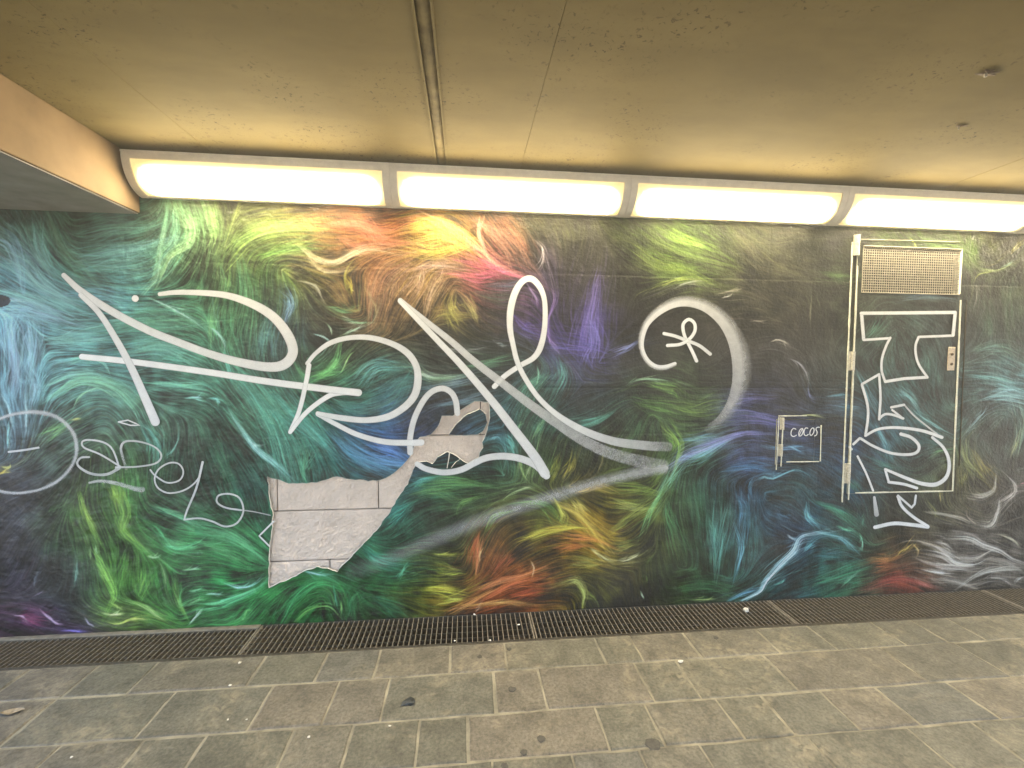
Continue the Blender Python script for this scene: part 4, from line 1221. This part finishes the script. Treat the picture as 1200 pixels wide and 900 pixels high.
graffiti('hatch_lettering', [
 ('s', .95, .1, .1, W([(930.5,502.5),(927.5,501.5),(925,505),(925,509.5),(928,511),(931,509.5)], cw)),
 ('s', .95, .1, .1, W(ring(936.5,506.2,2.3,4.4), cw)), ('l', .9, .1, .1, W([(934,510.5),(938.5,501.5)], cw*.8)),
 ('s', .95, .1, .1, W([(944.5,501.5),(942,501),(940.2,504.5),(940.2,508.5),(942.5,510.2),(945,508.5)], cw)),
 ('s', .95, .1, .1, W(ring(949.3,505.4,2.2,4.4), cw)),
 ('s', .95, .1, .1, W([(958,500.3),(955,500.5),(954,503.2),(955.3,505.5),(954.6,509.2),(952.2,510.4)], cw))],
 hat, 'small hand drawn white lettering COCOS', y0=-.0155)

# ================================================================== LAMPS
LT, LB, LD = 2.620, 2.442, .150
def lprof(t, ins=0.):
    return -.004-(LD-ins)*math.cos(t), LB+.0+(LT-LB)*(1-math.sin(t))+(ins if False else 0)
def lamp(x0, x1, label, endcap=False):
    root = empty('strip_lamp', ((x0+x1)/2, -.004, LB))
    tag(root, label, 'lamp', 'strip lamps along the top of the mural wall')
    nT = 14; half = math.pi/2
    def curved(xa, xb, ta, tb, off, th, name, mat, n=nT):
        mb = MB(); prof = []
        for k in range(n+1):
            y, z = lprof(ta+(tb-ta)*k/n); a = ta+(tb-ta)*k/n; ny, nz = -math.cos(a), -math.sin(a); prof.append((y+ny*off, z+nz*off))
        for k in range(n, -1, -1):
            y, z = lprof(ta+(tb-ta)*k/n); a = ta+(tb-ta)*k/n; ny, nz = -math.cos(a), -math.sin(a); prof.append((y+ny*(off-th), z+nz*(off-th)))
        m_ = len(prof); mb.v = [(xa, y, z) for y, z in prof]+[(xb, y, z) for y, z in prof]
        for i in range(m_): j = (i+1) % m_; mb.f.append((i, j, m_+j, m_+i))
        for b0 in (0, m_):
            for k in range(n): mb.f.append((b0+k, b0+k+1, b0+m_-2-k, b0+m_-1-k))
        return loc(mb.build(name, mat, root), root)
    aw = .040
    curved(x0+.0008, x0+aw, 0, half, .004, .012, 'frame_arm', M_ALU)
    curved(x1-aw, x1-.0008, 0, half, .004, .012, 'frame_arm', M_ALU)
    # top rail, bottom rail, housing
    curved(x0+aw, x1-aw, 0, .165, .0032, .011, 'top_rail', M_ALU, 4)
    curved(x0+aw, x1-aw, half-.13, half, .0030, .011, 'bottom_rail', M_ALU, 4)
    loc(MB().box(x0+.001, x1-.001, -LD-.012, -.0095, LT+.0005, LT+.011).build('housing_top', M_ALU, root), root)
    loc(MB().box(x0+.06, x1-.06, -.07, -.0098, LT+.0125, CEIL-.0005).build('mounting_rail', M_ALU, root), root)
    loc(MB().box(x0+.001, x1-.001, -.0092, -.0052, LB+.012, LT-.001).build('back_plate', M_ALU, root), root)
    for xa in (x0+.001, x1-.004):
        mb = MB(); prof = [lprof(half*k/8) for k in range(9)]; prof = [(y+.004 if k < 8 else -.0100, z+.004) for k, (y, z) in enumerate(prof)]+[(-.0100, LT-.001)]
        prof[0] = (prof[0][0], LT-.001)
        mb.prism(prof, xa, xa+.003); loc(mb.build('end_plate', M_ALU, root), root)
    # cover: curved translucent shell, brightest over the tube
    nx, n = 48, 16; ta, tb = .12, half-.09; xa, xb = x0+aw-.003, x1-aw+.003; v = []; gl = []
    for i in range(nx+1):
        u = i/nx; x = xa+(xb-xa)*u; de = min(x-xa, xb-x)
        for k in range(n+1):
            a = ta+(tb-ta)*k/n; y, z = lprof(a); ny, nz = -math.cos(a), -math.sin(a)
            bl = .010*min(1, de/.03)*min(1, k/2, (n-k)/2); v.append((x, y+ny*(bl-.004), z+nz*(bl-.004)))
            s_ = k/n; r_ = abs(s_-.53)/.53
            ge = 1/(1+math.exp(-(de-.045-.06*r_**2)/.013)); gs = 1/(1+math.exp((r_-.60)/.075))
            gl.append(ge*gs)
    me = bpy.data.meshes.new('cover'); me.from_pydata(v, [], [(i*(n+1)+k, i*(n+1)+k+1, (i+1)*(n+1)+k+1, (i+1)*(n+1)+k) for i in range(nx) for k in range(n)]); me.update()
    me.polygons.foreach_set('use_smooth', [True]*len(me.polygons))
    at = me.attributes.new('Glow', 'FLOAT', 'POINT'); at.data.foreach_set('value', gl)
    o = link('cover', me, root, M_LAMP); loc(o, root); o['label'] = 'glowing warm white lamp cover'
bx = [-1.772, -.42, .943, 2.304, 3.662, 5.02]
ll = ['lit strip lamp whose curved end butts against the concrete beam',
      'lit strip lamp over the yellow and pink fur, beside the ceiling joint',
      'lit strip lamp above the white spray paint spiral',
      'lit strip lamp above the service door vent',
      'lit strip lamp beyond the service door']
for k in range(5): lamp(bx[k], bx[k+1], ll[k])

# ================================================================== LITTER AND MARKS
def lump(name, px, py, size, mat, label, cat, seed, flat=.5, z0=0., group=None, stretch=1., rot=0.):
    X, Y = flat_xy(px, py); rr = random.Random(seed); bm = bmesh.new()
    bmesh.ops.create_icosphere(bm, subdivisions=1, radius=size/2)
    for v in bm.verts:
        v.co *= rr.uniform(.45, 1.3); v.co.z *= flat; v.co.x *= stretch
    lo = min(v.co.z for v in bm.verts)
    for v in bm.verts: v.co.z -= lo
    me = bpy.data.meshes.new(name); bm.to_mesh(me); bm.free()
    o = link(name, me, None, mat); o.location = (float(X), float(Y), z0); o.rotation_euler.z = rot
    return tag(o, label, cat, group)
lump('pebble', 873, 716, .042, M_WCHIP, 'white pebble lying on the drain grate below the mural', 'pebble', 1, .75, .0015)
lump('dark_scrap', 480, 824, .055, M_BLACKP, 'black crumpled scrap lying on the paving stones', 'litter', 9, .3, .0018, None, 1.5, .5)
lump('paper_crumb', 797, 776, .030, M_WCHIP, 'white paper crumb on the paving below the mural slash', 'litter', 3, .4, .002)
g_ = 'pale crumbs scattered on the paving'
for i, (x, y, s) in enumerate(((270, 804, .020), (281, 777, .024), (457, 852, .016), (267, 844, .014), (289, 844, .012), (362, 864, .016), (538, 712, .016), (84, 888, .014))):
    if y > 720: lump('paper_crumb', x, y, s*.8, M_WCHIP, 'tiny pale crumb lying on the grey paving stones', 'litter', 20+i, .4, .002, g_)
for i, (x, y, s) in enumerate(((556, 709+12, .02), (608, 733, .018), (533, 752, .02), (574, 751, .02))):
    lump('grate_crumb', x, y, s, M_WCHIP, 'tiny pale crumb caught on the steel drain grate', 'litter', 40+i, .5, .001, 'pale crumbs on the grates')
def leaf(px, py, L, rot, label):
    X, Y = flat_xy(px, py); n = 8; v = []; f = []
    for k in range(n+1):
        t = k/n; w = .22*L*math.sin(math.pi*t)**.8+.0008; x = (t-.5)*L; z = .004+.010*abs(t-.5)
        v += [(x, -w, z+.006), (x, 0, z), (x, w, z+.005)]
    for k in range(n):
        for i in (0, 1): a = 3*k+i; f.append((a, a+1, a+4, a+3))
    me = bpy.data.meshes.new('leaf'); me.from_pydata(v, [], f); me.update(); o = link('leaf', me, None, M_LEAF)
    o.location = (float(X), float(Y), 0); o.rotation_euler.z = rot; tag(o, label, 'leaf')
leaf(15, 836, .085, .15, 'curled tan dry leaf lying on the paving')
def spot(px, py, r, seed):
    X, Y = flat_xy(px, py); rr = random.Random(seed); n = 14; v = [(0, 0, .0034)]; f = []
    for k in range(n): q = r*rr.uniform(.75, 1.15); v.append((q*math.cos(2*math.pi*k/n), q*math.sin(2*math.pi*k/n), .0030))
    for k in range(n): q = v[1+k]; v.append((q[0]*1.05, q[1]*1.05, .0008))
    for k in range(n): j = (k+1) % n; f += [(0, 1+k, 1+j), (1+k, 1+n+k, 1+n+j, 1+j)]
    me = bpy.data.meshes.new('chewing_gum'); me.from_pydata(v, [], f); me.update(); o = link('chewing_gum', me, None, M_GUM)
    o.location = (float(X), float(Y), 0); tag(o, 'dark trodden chewing gum spot on the paving stones', 'chewing gum', 'gum spots on the paving')
for i, (x, y, r) in enumerate(((634, 866, .017), (614, 882, .014), (600, 808, .018), (562, 770, .014), (597, 761, .013), (839, 748, .014), (765, 872, .03), (591, 898, .016))): spot(x, y, r, i)
# rust stubs in the ceiling
def stub(px, py, r, seed, label):
    X, Y = flat_xy(px, py, CEIL); rr = random.Random(seed); root = empty('rusty_bolt', (float(X), float(Y), CEIL-.001))
    tag(root, label, 'bolt')
    n = 16; v = [(0, 0, -.004)]; f = []
    for k in range(n):
        q = r*rr.uniform(.5, 1.2); a = 2*math.pi*k/n; v.append((q*1.7*math.cos(a), q*.8*math.sin(a), -.0005))
    for k in range(n): f.append((0, 1+(k+1) % n, 1+k))
    me = bpy.data.meshes.new('rust_crust'); me.from_pydata(v, [], f); me.update(); o = link('rust_crust', me, root, M_RUST)
    mb = MB(); n = 6
    mb.v = [(r*.18*math.cos(2*math.pi*k/n)-.01, r*.18*math.sin(2*math.pi*k/n), z) for z in (-.0035, -.016) for k in range(n)]
    mb.f = [(k, (k+1) % n, n+(k+1) % n, n+k) for k in range(n)]+[tuple(n+k for k in range(n))]
    mb.build('bolt_stub', M_STEEL2, root)
stub(1158, 85, .028, 1, 'rusty bolt stub with a dark stain in the plain ceiling slab')
stub(1126, 147, .016, 2, 'smaller rusty bolt stub near the lamps in the ceiling')

# ================================================================== ADDED HAZE, IMITATES LENS BLOOM ROUND THE LAMPS
hb = MB().box(XL-8, XR+8, -16, 8, -1.3, 4.5).build('bloom_haze', None)
hb.data.materials.clear()
hm = bpy.data.materials.new('bloom_haze'); hm.use_nodes = True; nt = hm.node_tree; nt.nodes.clear()
out = nt.nodes.new('ShaderNodeOutputMaterial'); pv = nt.nodes.new('ShaderNodeVolumePrincipled')
pv.inputs['Color'].default_value = (.95, .95, .93, 1); pv.inputs['Density'].default_value = .012; pv.inputs['Anisotropy'].default_value = .35
nt.links.new(pv.outputs[0], out.inputs['Volume']); hb.data.materials.append(hm)
tag(hb, kind='stuff')
